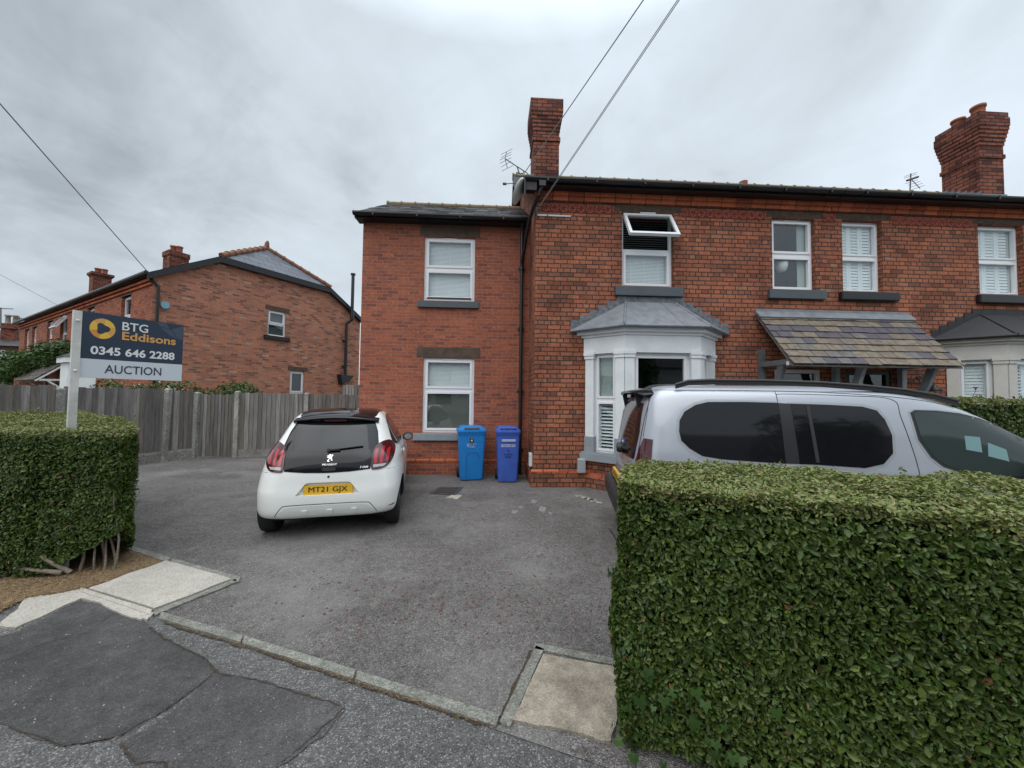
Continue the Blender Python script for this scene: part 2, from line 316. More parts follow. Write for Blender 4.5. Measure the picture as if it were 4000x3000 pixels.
def window(par, O, U, Nn, u0, u1, z0, z1, split=.5, inset=.09, blind='venetian', frame='upvc', open_top=False, sash=True, glassm='glass', vent=True, depth=.45, sashw=.045, framew=.05, lower=None, openbottom=0, label=None):
    """window part with frame; panes, blinds and the dim room behind are its sub-parts"""
    W = u1-u0; Hh = z1-z0; b = MB(); n0, n1 = -inset-.06, -inset; fw = framew
    F = lambda a, c, d, e, x=n0, y=n1, bb=b: bb.fbox(O, U, Nn, a, c, d, e, x, y)
    F(u0, u0+fw, z0, z1); F(u1-fw, u1, z0, z1); F(u0+fw, u1-fw, z0, z0+fw); F(u0+fw, u1-fw, z1-fw, z1)
    zm = z0+Hh*split; t = .035
    if split: F(u0+fw, u1-fw, zm-t, zm+t)
    rects = [(u0+fw, u1-fw, z0+fw, zm-t), (u0+fw, u1-fw, zm+t, z1-fw)] if split else [(u0+fw, u1-fw, z0+fw, z1-fw)]
    panes = []
    for k, (a, c, d, e) in enumerate(rects):
        if k == 1 and open_top: continue
        s = sashw; y1 = -inset+.018
        if sash or k == 1:
            F(a, a+s, d, e, n0+.01, y1); F(c-s, c, d, e, n0+.01, y1); F(a+s, c-s, d, d+s, n0+.01, y1); F(a+s, c-s, e-s, e, n0+.01, y1); panes.append((a+s, c-s, d+s, e-s))
        else: panes.append((a, c, d, e))
    if vent: F((u0+u1)/2-.14, (u0+u1)/2+.14, z1-fw*.75, z1-fw*.3, n1, n1+.02)
    wn = b.build('window', M[frame], par); 
    if label: wn['label'] = label
    if panes:
        g = MB()
        for a, c, d, e in panes: g.fbox(O, U, Nn, a-.004, c+.004, d-.004, e+.004, -inset-.03, -inset-.024)
        g.build('pane', M[glassm], wn)
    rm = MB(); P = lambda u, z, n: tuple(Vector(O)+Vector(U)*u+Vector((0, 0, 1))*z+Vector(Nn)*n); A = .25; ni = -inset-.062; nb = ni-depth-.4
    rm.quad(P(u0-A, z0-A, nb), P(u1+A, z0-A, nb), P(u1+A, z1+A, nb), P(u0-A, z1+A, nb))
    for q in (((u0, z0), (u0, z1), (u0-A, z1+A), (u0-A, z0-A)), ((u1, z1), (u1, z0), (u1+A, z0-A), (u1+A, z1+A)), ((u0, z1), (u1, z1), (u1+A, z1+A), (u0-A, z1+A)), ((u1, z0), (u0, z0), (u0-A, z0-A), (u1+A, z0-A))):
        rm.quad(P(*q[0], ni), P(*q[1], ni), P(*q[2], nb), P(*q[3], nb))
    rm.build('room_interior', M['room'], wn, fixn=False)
    def fill(kind, a, c, d, e, dz=-inset-.085):
        s = MB()
        if kind == 'venetian':
            z = d+.01
            while z < e: s.add([P(a, z, dz), P(c, z, dz), P(c, z+.026, dz-.010), P(a, z+.026, dz-.010)], [(0, 1, 2, 3)]); z += .028
            for q in (.2, .5, .8): s.fbox(O, U, Nn, a+(c-a)*q-.004, a+(c-a)*q+.004, d, e, dz, dz+.003)
            s.build('blind', M['blind'], wn, fixn=False)
        elif kind == 'open_venetian':
            z = d+.01
            while z < e: s.add([P(a, z, dz), P(c, z, dz), P(c, z+.006, dz-.024), P(a, z+.006, dz-.024)], [(0, 1, 2, 3)]); z += .045
            s.build('blind', M['blind'], wn, fixn=False)
        elif kind == 'shutter' or kind == 'shutter_open':
            np_ = max(1, round((c-a)/.28)); pw = (c-a)/np_
            for i in range(np_):
                x0 = a+i*pw; x1 = x0+pw-.004
                for q in ((x0, x0+.045), (x1-.045, x1)): s.fbox(O, U, Nn, q[0], q[1], d, e, dz-.01, dz+.015)
                z = d+.01
                while z < e-.04:
                    if kind == 'shutter': s.add([P(x0+.045, z, dz+.012), P(x1-.045, z, dz+.012), P(x1-.045, z+.064, dz-.006), P(x0+.045, z+.064, dz-.006)], [(0, 1, 2, 3)])
                    else: s.add([P(x0+.045, z, dz+.02), P(x1-.045, z, dz+.02), P(x1-.045, z+.03, dz-.02), P(x0+.045, z+.03, dz-.02)], [(0, 1, 2, 3)])
                    z += .062
            s.build('shutter', M['blind'], wn, fixn=False)
        elif kind == 'roller':
            s.fbox(O, U, Nn, a, c, d, e, dz, dz+.003); s.build('blind', M['blind'], wn)
        elif kind == 'curtain' or kind == 'half_curtain':
            x = a; k = 0; x2 = a+(c-a) if kind == 'curtain' else c
            if kind == 'half_curtain': x = a+(c-a)*.76
            while x < x2-.001:
                s.add([P(x, d, dz-.02*(k % 2)), P(min(x+.02, x2), d, dz-.02*((k+1) % 2)), P(min(x+.02, x2), e, dz-.02*((k+1) % 2)), P(x, e, dz-.02*(k % 2))], [(0, 1, 2, 3)]); x += .02; k += 1
            s.build('curtain', M['curtain'], wn, fixn=False)
    ins = (u0+fw, u1-fw)
    if lower:
        if split: fill(lower, ins[0], ins[1], z0+fw, zm); fill(blind, ins[0], ins[1], zm, z1-fw)
    elif blind: fill(blind, ins[0], ins[1], z0+fw, z1-fw)
    if open_top:
        s = MB(); a, c, d, e = rects[1]; a -= .02; c += .02
        ang = radians(33); hgt = (e-d); top = P(0, e, -inset+.03)
        Nv = Vector(Nn); Zv = Vector((0, 0, 1)); dn = (-Zv*cos(ang)+Nv*sin(ang)); nr = (Nv*cos(ang)+Zv*sin(ang)); base = Vector(O)+Zv*e+Nv*(-inset+.03)
        Q = lambda u, h, n: tuple(base+Vector(U)*u+dn*h+nr*n)
        def slab(bb, ua, ub, ha, hb, na, nb):
            vs = [Q(ua, ha, na), Q(ub, ha, na), Q(ub, hb, na), Q(ua, hb, na), Q(ua, ha, nb), Q(ub, ha, nb), Q(ub, hb, nb), Q(ua, hb, nb)]
            bb.add(vs, [(0, 3, 2, 1), (4, 5, 6, 7), (0, 1, 5, 4), (1, 2, 6, 5), (2, 3, 7, 6), (3, 0, 4, 7)])
        q = .055
        slab(s, a, a+q, 0, hgt, 0, .06); slab(s, c-q, c, 0, hgt, 0, .06); slab(s, a+q, c-q, 0, q, 0, .06); slab(s, a+q, c-q, hgt-q, hgt, 0, .06)
        slab(s, (a+c)/2-.15, (a+c)/2+.15, -.005, .02, .06, .085)
        so_ = s.build('open_sash', M[frame], wn); so_['label'] = 'top sash pushed open at the bottom'
        s = MB(); slab(s, a+q-.003, c-q+.003, q-.003, hgt-q+.003, .025, .031)
        # its glass belongs to the window as well
        s.build('sash_pane', M['glass2'], wn)
    if openbottom:
        s = MB(); s.fbox(O, U, Nn, u0+fw+.02, u1-fw-.02, z0+fw, z0+fw+openbottom, -inset-.02, -inset+.019); s.build('window_gap', M['black'], wn)
    return wn
def stonebox(name, m, wn, O, U, Nn, u0, u1, z0, z1, n0, n1, bevel=.006):
    b = MB(); b.fbox(O, U, Nn, u0, u1, z0, z1, n0, n1); return b.build(name, m, wn, bevel=bevel)

def curve_text(s, font_bold=0.0):
    c = bpy.data.curves.new('t', 'FONT'); c.body = s; c.offset = font_bold; c.resolution_u = 4
    o = bpy.data.objects.new('t', c); col.objects.link(o); dg = bpy.context.evaluated_depsgraph_get()
    me = bpy.data.meshes.new_from_object(o.evaluated_get(dg)); bpy.data.objects.remove(o); bpy.data.curves.remove(c)
    vs = [tuple(v.co) for v in me.vertices]; fs = [tuple(p.vertices) for p in me.polygons]; bpy.data.meshes.remove(me); return vs, fs
def text_on(name, s, m, parent, O, U, V, w, h, bold=.0, local=True, lift=.002, italic=0):
    """lettering fitted into a w x h box whose lower left corner is O, along U and V"""
    fat = bold if 'M' in s else 0; vs, fs = curve_text(s, 0 if fat else bold); a = np.array(vs); x0, y0 = a[:, 0].min(), a[:, 1].min(); sx = w/(a[:, 0].max()-x0); sy = h/(a[:, 1].max()-y0)
    O = Vector(O); U = Vector(U).normalized(); V = Vector(V).normalized(); Nn = U.cross(V)
    b = MB(); b.add([tuple(O+U*((x-x0)*sx+italic*(y-y0)*sy)+V*((y-y0)*sy)+Nn*lift) for x, y, z in vs], fs)
    if fat:
        for k, q in enumerate((-1, 1)): b.add([tuple(O+U*((x-x0)*sx+q*fat*sy)+V*((y-y0)*sy)+Nn*(lift+.0003*(k+1))) for x, y, z in vs], fs)
    return b.build(name, m, parent, local=local, fixn=False)
def poly_on(name, pts, m, parent, O, U, V, thick=.002, local=True, lift=.001):
    O = Vector(O); U = Vector(U).normalized(); V = Vector(V).normalized(); Nn = U.cross(V); b = MB()
    b.prism(pts, lambda x, y: O+U*x+V*y+Nn*lift, lambda x, y: O+U*x+V*y+Nn*(lift+thick)); return b.build(name, m, parent, local=local)
# ------------------------------------------------------------ house with the bay (main block and set-back wing)
SLP = .617
house = empty('brick_house', (2.0, 6.9, 0), label='old red brick house with grey bay window, open top sash and lower set-back wing', cat='house')
FU, FN = (1, 0, 0), (0, -1, 0); FO = (0, 6.9, 0); WO = (0, 8.0, 0)
A = (2.45, 3.46, 3.79, 5.25); B_ = (5.45, 6.33, 3.81, 5.25); Cw = (6.90, 7.74, 3.81, 5.26); Dw = (9.80, 10.78, 3.83, 5.28)
def plinth(b, O, U, Nn, u0, u1, mi=0, zt=.32, pr=.055):
    b.fbox(O, U, Nn, u0, u1, -.05, zt-.07, 0, pr, mi)
def plinth_cap(b, O, U, Nn, u0, u1, zt=.32, pr=.055):
    O = Vector(O); U = Vector(U); Nn = Vector(Nn); Z = Vector((0, 0, 1)); P = lambda u, z, n: tuple(O+U*u+Z*z+Nn*n)
    x = u0; k = 0
    while x < u1-.01:
        e = min(x+.235, u1); j = .002*(k % 2)
        a = [(zt-.068, pr+.004+j), (zt-.03, pr+.004+j), (zt, .004), (zt-.068, .004)]
        b.add([P(x+.003, z, n) for z, n in a]+[P(e-.003, z, n) for z, n in a], [(0, 1, 2, 3), (7, 6, 5, 4), (0, 4, 5, 1), (1, 5, 6, 2), (2, 6, 7, 3), (3, 7, 4, 0)]); x = e; k += 1
b = MB()
door1 = (5.46, 6.40, .12, 2.25)
wall_face(b, FO, FU, FN, .78, 6.65, 0, 5.6, [A, B_, door1, (2.0, 4.02, .35, 2.95)], .11)
b.quad((.78, 6.9, 0), (.78, 6.9, 5.6), (.78, 14.6, 5.6), (.78, 14.6, 0))       # gable side
b.add([(.78, 6.9, 5.6), (.78, 14.6, 5.6), (.78, 10.75, 5.6+3.85*SLP)], [(0, 1, 2)])
b.quad((.78, 14.6, 0), (.78, 14.6, 5.6), (6.65, 14.6, 5.6), (6.65, 14.6, 0))
b.build('wall', OLD, house)
b = MB(); b.box(4.08, 5.46, 6.845, 6.899, -.05, .25); b.build('plinth', OLD, house); b = MB(); b.box(.725, 1.95, 6.845, 6.899, -.05, .25); b.box(.725, .779, 6.899, 7.95, -.05, .25); b.build('plinth', OLD, house)
b = MB(); plinth_cap(b, FO, FU, FN, .725, 1.9); b.build('plinth_cap', M['corbel'], house); b = MB(); plinth_cap(b, FO, FU, FN, 4.1, 5.46); b.build('plinth_cap', M['corbel'], house)
def corbels(par, y, x0, x1, z, m, holes=()):
    b = MB(); b.box(x0, x1, y-.035, y+.02, z, z+.08); b.box(x0-.02, x1, y-.075, y+.02, z+.095, z+.175); b.box(x0-.01, x1, y-.045, y+.02, z+.082, z+.094); b.build('corbel_course', m, par)
corbels(house, 6.9, .76, 6.648, 5.395, M['corbel'])
M['terra_shade'] = mat('shaded_terracotta', (.17, .045, .03), .9, var=.3)  # recess shade behind the scrolls, put into a darker terracotta
def frieze(par, x0, x1, z0=5.19, h=.165, y=6.9):
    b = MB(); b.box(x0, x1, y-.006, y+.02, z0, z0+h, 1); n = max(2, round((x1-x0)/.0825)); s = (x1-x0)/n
    for i in range(n):
        for j in range(2):
            cx = x0+(i+.5)*s; cz = z0+h*(.27+.46*j); r = s*.40; a0 = (0 if (i+j) % 2 else pi)
            pts = [(cx+r*cos(a0+t*pi/6), cz+r*sin(a0+t*pi/6)) for t in range(9)]+[(cx+.45*r*cos(a0+t*pi/4+1.3*pi), cz+.45*r*sin(a0+t*pi/4+1.3*pi)) for t in range(5)]
            for p, q in zip(pts, pts[1:]): b.beam((p[0], y-.012, p[1]), (q[0], y-.012, q[1]), .024, .016, up=(0, 1, 0))
        b.box(x0+i*s-.002, x0+i*s+.002, y-.012, y-.005, z0, z0+h)
    b.build('terracotta_frieze', [M['terra'], M['terra_shade']], par)
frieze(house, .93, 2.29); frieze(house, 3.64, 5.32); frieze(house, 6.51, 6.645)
# windows of the main block
wa = window(house, FO, FU, FN, *A, split=.5, inset=.085, blind='open_venetian', lower='venetian', open_top=True, glassm='glass', label='white window with its top sash pushed open')
stonebox('sill', M['sill_grey'], wa, FO, FU, FN, 2.30, 3.62, 3.61, 3.785, -.08, .075)
stonebox('lintel', M['stone_old'], wa, FO, FU, FN, 2.30, 3.62, 5.255, 5.385, -.08, .004)
wb = window(house, FO, FU, FN, *B_, split=.5, inset=.085, blind='half_curtain', glassm='glass', framew=.04)
stonebox('sill', M['sill_grey'], wb, FO, FU, FN, 5.34, 6.49, 3.63, 3.805, -.08, .075)
stonebox('lintel', M['stone_old'], wb, FO, FU, FN, 5.33, 6.50, 5.255, 5.385, -.08, .004)
b = MB(); b.lathe((5.82, 7.12, 4.25), [(.0, 0), (.075, .01), (.105, .1), (.11, .17), (.10, .19)], 18); b.build('white_pot', M['white'], wb)
# door 1 in its frame
def front_door(par, x0, x1, z0, z1, y, dm, fm):
    f = MB(); f.box(x0, x0+.09, y+.02, y+.10, z0, z1); f.box(x1-.09, x1, y+.02, y+.10, z0, z1); f.box(x0+.09, x1-.09, y+.02, y+.10, z1-.07, z1); f.box(x0+.09, x1-.09, y+.02, y+.10, z1-.40, z1-.35)
    fr = f.build('door', fm, par); d = MB(); d.box(x0+.09, x1-.09, y+.05, y+.09, z0, z1-.40)
    for a, c in ((.15, .85), (1.0, 1.55)):
        for s in (0, 1):
            u = x0+.15+s*(x1-x0-.30)/2; d.box(u, u+(x1-x0-.38)/2, y+.042, y+.051, z0+a, z0+c)
    d.build('door_leaf', dm, fr); g = MB(); g.box(x0+.09, x1-.09, y+.06, y+.065, z1-.35, z1-.07); g.box(x0, x1, y+.8, y+.81, z0, z1); g.build('fanlight', M['glass2'], fr)
    return fr
front_door(house, 5.46, 6.40, .12, 2.25, 6.9, M['door'], M['cream'])
b = MB(); b.box(5.3, 6.6, 6.45, 6.89, 0, .11); b.build('door_step', M['stone'], house)
# roof, ridge, gutter
def gable_roof(par, x0, x1, ye, yr, ze, m, th=.05, back=True, name='roof'):
    b = MB(); zr = ze+(yr-ye)*SLP; f = lambda y: ze+(yr-abs(y-yr)-ye)*SLP
    for s in (1, -1):
        ya = yr-s*(yr-ye)
        vs = [(x0, ya, ze), (x1, ya, ze), (x1, yr, zr), (x0, yr, zr)]
        vs += [(x, y, z-th) for x, y, z in vs]; b.add(vs, [(0, 1, 2, 3), (7, 6, 5, 4), (0, 4, 5, 1), (1, 5, 6, 2), (2, 6, 7, 3), (3, 7, 4, 0)])
    # tails of the slates: raised course edges
    n = int((yr-ye)/cos(atan2(SLP, 1))/.19)
    r = random.Random(3)
    for i in range(n):
        y = ye+i*.19*cos(atan2(SLP, 1)); z = ze+(y-ye)*SLP; x = x0
        while x < x1:
            wd = .24+r.random()*.06; e = min(x+wd, x1); t = .008+r.random()*.012; dy = r.uniform(-.008, .008)
            if r.random() < .9: b.add([(x, y+dy, z+t), (e-.005, y+dy, z+t), (e-.005, y+.16, z+.16*SLP+.003), (x, y+.16, z+.16*SLP+.003), (x, y+dy, z-.002), (e-.005, y+dy, z-.002)], [(0, 1, 2, 3), (4, 5, 1, 0)])
            x = e
    return b.build(name, m, par, fixn=False), zr
def ridge(par, p0, p1, m, step=.42, r=.085, nib=.02, name='ridge_tiles'):
    b = MB(); p0 = Vector(p0); p1 = Vector(p1); Ln = (p1-p0).length; n = max(1, int(Ln/step)); d = (p1-p0)/n
    for i in range(n):
        a = p0+d*i; c = a+d*.97; b.bar(a, c, r, r*.97, 10, smooth=True); b.bar(a-d*.03, a+d*.07, r+nib, r+nib, 10)
    return b.build(name, m, par)
rf, zr = gable_roof(house, .54, 6.62, 6.62, 10.75, 5.66, SLATE)
ridge(house, (.52, 10.75, zr-.02), (6.6, 10.75, zr-.02), M['ridge'])
def gutter(par, x0, x1, y, z, name='gutter', fh=.09):
    b = MB(); r = .06
    for k in range(7):
        a0 = pi+k*pi/7; a1 = pi+(k+1)*pi/7
        b.quad((x0, y+r*cos(a0), z+r*sin(a0)), (x1, y+r*cos(a0), z+r*sin(a0)), (x1, y+r*cos(a1), z+r*sin(a1)), (x0, y+r*cos(a1), z+r*sin(a1)))
    b.box(x0, x1, y-r-.006, y-r+.004, z-.02, z+.008)
    b.box(x0, x1, y+r-.004, y+r+.02, z-fh, z+.03)                 # fascia board
    b.box(x0, x1, y+r+.02, y+r+.3, z-fh, z-fh+.02)
    x = x0+.4
    while x < x1: b.box(x, x+.03, y-r-.012, y+r, z-.066, z+.012); x += .9
    for x in (x0, x1):
        b.prism([(r*cos(pi+k*pi/7), r*sin(pi+k*pi/7)) for k in range(8)], lambda a, c: (x-.006, y+a, z+c), lambda a, c: (x+.006, y+a, z+c))
    return b.build(name, M['black'], par)
gutter(house, .54, 6.63, 6.60, 5.655)
def bargeboard(par, x, ye, yr, ze, m, w=.20, t=.03, both=True):
    b = MB()
    for s in ((1, -1) if both else (1,)):
        ya = yr-s*(yr-ye); zr_ = ze+(yr-ye)*SLP
        vs = [(x, ya, ze-.01), (x, yr, zr_-.01), (x, yr, zr_-w), (x, ya, ze-w)]; b.add(vs+[(x+t, p[1], p[2]) for p in vs], [(0, 1, 2, 3), (7, 6, 5, 4), (0, 4, 5, 1), (1, 5, 6, 2), (2, 6, 7, 3), (3, 7, 4, 0)])
    return b.build('bargeboard', m, par)
bargeboard(house, .525, 6.56, 10.75, 5.63, M['blackwood'], .30)
b = MB()   # soffit under the verge
for s in (1, -1):
    ya = 10.75-s*4.13; b.quad((.55, ya, 5.56), (.78, ya, 5.56), (.78, 10.75, 5.56+4.13*SLP), (.55, 10.75, 5.56+4.13*SLP))
b.box(.56, .76, 6.60, 6.64, 5.44, 5.60)
b.build('soffit', M['blackwood'], house)
# downpipe of main roof, swan neck into the inner corner
b = MB(); b.box(.80, .92, 6.55, 6.65, 5.50, 5.60); b.path([(.86, 6.60, 5.52), (.80, 6.66, 5.36), (.72, 6.84, 5.22), (.66, 7.1, 5.05), (.60, 7.9, 4.55), (.60, 7.93, 4.4)], .036)
b.bar((.60, 7.93, 4.4), (.60, 7.93, .03), .037, n=10)
b.path([(.60, 7.80, 5.42), (.60, 7.93, 5.3), (.60, 7.93, 4.4)], .036)
for z in (4.42, 3.1, 1.75, .5): b.bar((.60, 7.93, z), (.60, 7.93, z+.07), .05, n=10); b.box(.53, .67, 7.96, 7.998, z+.01, z+.05)
b.build('downpipe', M['black'], house)
# chimneys
def chimney(par, x0, x1, y0, y1, zb, zt, steps, m, pots=(), flash=True, cap=True, label=None):
    b = MB(); z = zb
    for (za, zc, ex) in steps: b.box(x0-ex, x1+ex, y0-ex, y1+ex, za, zc)
    ch = b.build('chimney', m, par)
    if label: ch['label'] = label
    if cap:
        c = MB(); e = steps[-1][2]-.03; r = random.Random(5); k = 6
        vs = [(x0-e, y0-e, zt-.01), (x1+e, y0-e, zt-.01), (x1+e, y1+e, zt-.01), (x0-e, y1+e, zt-.01), (x0+.08, y0+.08, zt+.05), (x1-.08, y0+.08, zt+.05), (x1-.08, y1-.08, zt+.05), (x0+.08, y1-.08, zt+.05)]
        c.add(vs, [(4, 5, 6, 7), (0, 1, 5, 4), (1, 2, 6, 5), (2, 3, 7, 6), (3, 0, 4, 7)]); c.build('mortar_cap', M['stone'], ch)
    for (px, py, r, h) in pots:
        c = MB(); zt2 = zt+.03; c.lathe((px, py, zt2), [(r*.95, 0), (r, h*.12), (r*.92, h*.15), (r*.9, h*.8), (r*1.05, h*.82), (r*1.05, h), (r*.8, h), (r*.75, h*.6)], 18); c.build('chimney_pot', M['pot'], ch)
    if flash:
        f = MB(); zf = flash if isinstance(flash, float) else zb
        f.box(x0-.02, x1+.02, y0-.03, y0-.001, zf-.06, zf+.06); n = 6
        for i in range(n):
            ya = y0+i*(y1-y0)/n; za = zf+(ya-y0)*SLP; f.box(x0-.012, x0-.001, ya, ya+(y1-y0)/n+.02, za-.05, za+.13)
        f.build('lead_flashing', M['lead'], ch)
    return ch
st1 = [(6.3, 7.57, 0), (7.57, 7.66, .026), (7.66, 7.80, .004), (7.80, 7.885, .018), (7.885, 7.97, .030), (7.97, 8.05, .044), (8.05, 8.135, .058), (8.135, 8.22, .070), (8.22, 8.53, .080)]
chimney(house, .87, 1.465, 8.3, 8.93, 6.3, 8.53, st1, DRK, flash=6.66, label='tall chimney without pots')
# ---- wing
E1 = (-1.51, -.42, 3.72, 5.115); E2 = (-1.49, -.40, .88, 2.48)
b = MB(); wall_face(b, WO, FU, FN, -2.82, .78, 0, 5.50, [E1, E2], .10)
b.quad((-2.82, 8, 0), (-2.82, 8, 5.55), (-2.82, 12, 5.55), (-2.82, 12, 0)); b.add([(-2.82, 8, 5.55), (-2.82, 12, 5.55), (-2.82, 10, 5.55+2*SLP)], [(0, 1, 2)]); b.quad((-2.82, 12, 0), (-2.82, 12, 5.55), (.78, 12, 5.55), (.78, 12, 0))
b.build('wing_wall', NEW, house)
b = MB(); b.box(-2.86, .72, 7.955, 7.999, -.05, .26); b.box(-2.865, -2.821, 7.999, 12, -.05, .26); b.build('wing_plinth', NEW, house)
b = MB(); plinth_cap(b, WO, FU, FN, -2.86, .72, .33, .045); b.build('wing_plinth_cap', M['corbel'], house)
b = MB(); b.box(-2.83, .74, 7.975, 8.01, 5.385, 5.45); b.box(-2.84, .74, 7.95, 8.01, 5.455, 5.52); b.build('wing_corbel', NEW, house)
SLP0 = SLP; SLP = .60; rf, zr2 = gable_roof(house, -2.91, .78, 7.74, 10.0, 5.475, SLATE, name='wing_roof')
ridge(house, (-2.89, 10.0, zr2-.01), (.76, 10.0, zr2-.01), M['ridge'], .36, .08, .018, name='wing_ridge_tiles')
gutter(house, -2.93, .72, 7.72, 5.455, name='wing_gutter', fh=.075)
bargeboard(house, -2.91, 7.76, 10.0, 5.45, M['blackwood'], .12); SLP = SLP0
we = window(house, WO, FU, FN, *E1, split=.5, inset=.05, blind='venetian', openbottom=.03, glassm='glass')
stonebox('sill', M['sill_grey'], we, WO, FU, FN, -1.63, -.32, 3.56, 3.70, -.05, .065)
stonebox('lintel', M['stone'], we, WO, FU, FN, -1.61, -.31, 5.12, 5.365, -.05, .006)
we = window(house, WO, FU, FN, *E2, split=.57, inset=.05, blind='venetian', lower='roller', glassm='glass', label='ground floor window of the wing, obscured lower pane')
wp = sorted([c for c in we.children if c.name.startswith('blind')], key=lambda c: c.name)[0]
wp.data.materials[0] = mat('obscured_glass', (.13, .13, .11), .5, var=.5, vscale=60, bump=.6, bscale=90)
stonebox('sill', M['sill_light'], we, WO, FU, FN, -1.66, -.28, .72, .865, -.05, .075)
stonebox('lintel', M['stone'], we, WO, FU, FN, -1.63, -.28, 2.485, 2.71, -.05, .006)
# grey boxes and bracket on the corner
b = MB(); b.box(1.59, 1.74, 6.80, 6.898, .26, .53); b.build('meter_box', M['greybox'], house, bevel=.02)
b = MB(); b.box(.72, .779, 7.10, 7.28, .33, .58); b.build('vent_box', M['white'], house, bevel=.008)
b = MB(); b.box(.80, 1.45, 6.885, 6.899, 5.105, 5.135); b.bar((.80, 6.88, 5.12), (.78, 6.75, 5.20), .012, n=6); b.bar((1.0, 6.89, 5.12), (1.0, 6.80, 5.1), .01, n=6); b.build('cable_bracket', M['alu'], house)

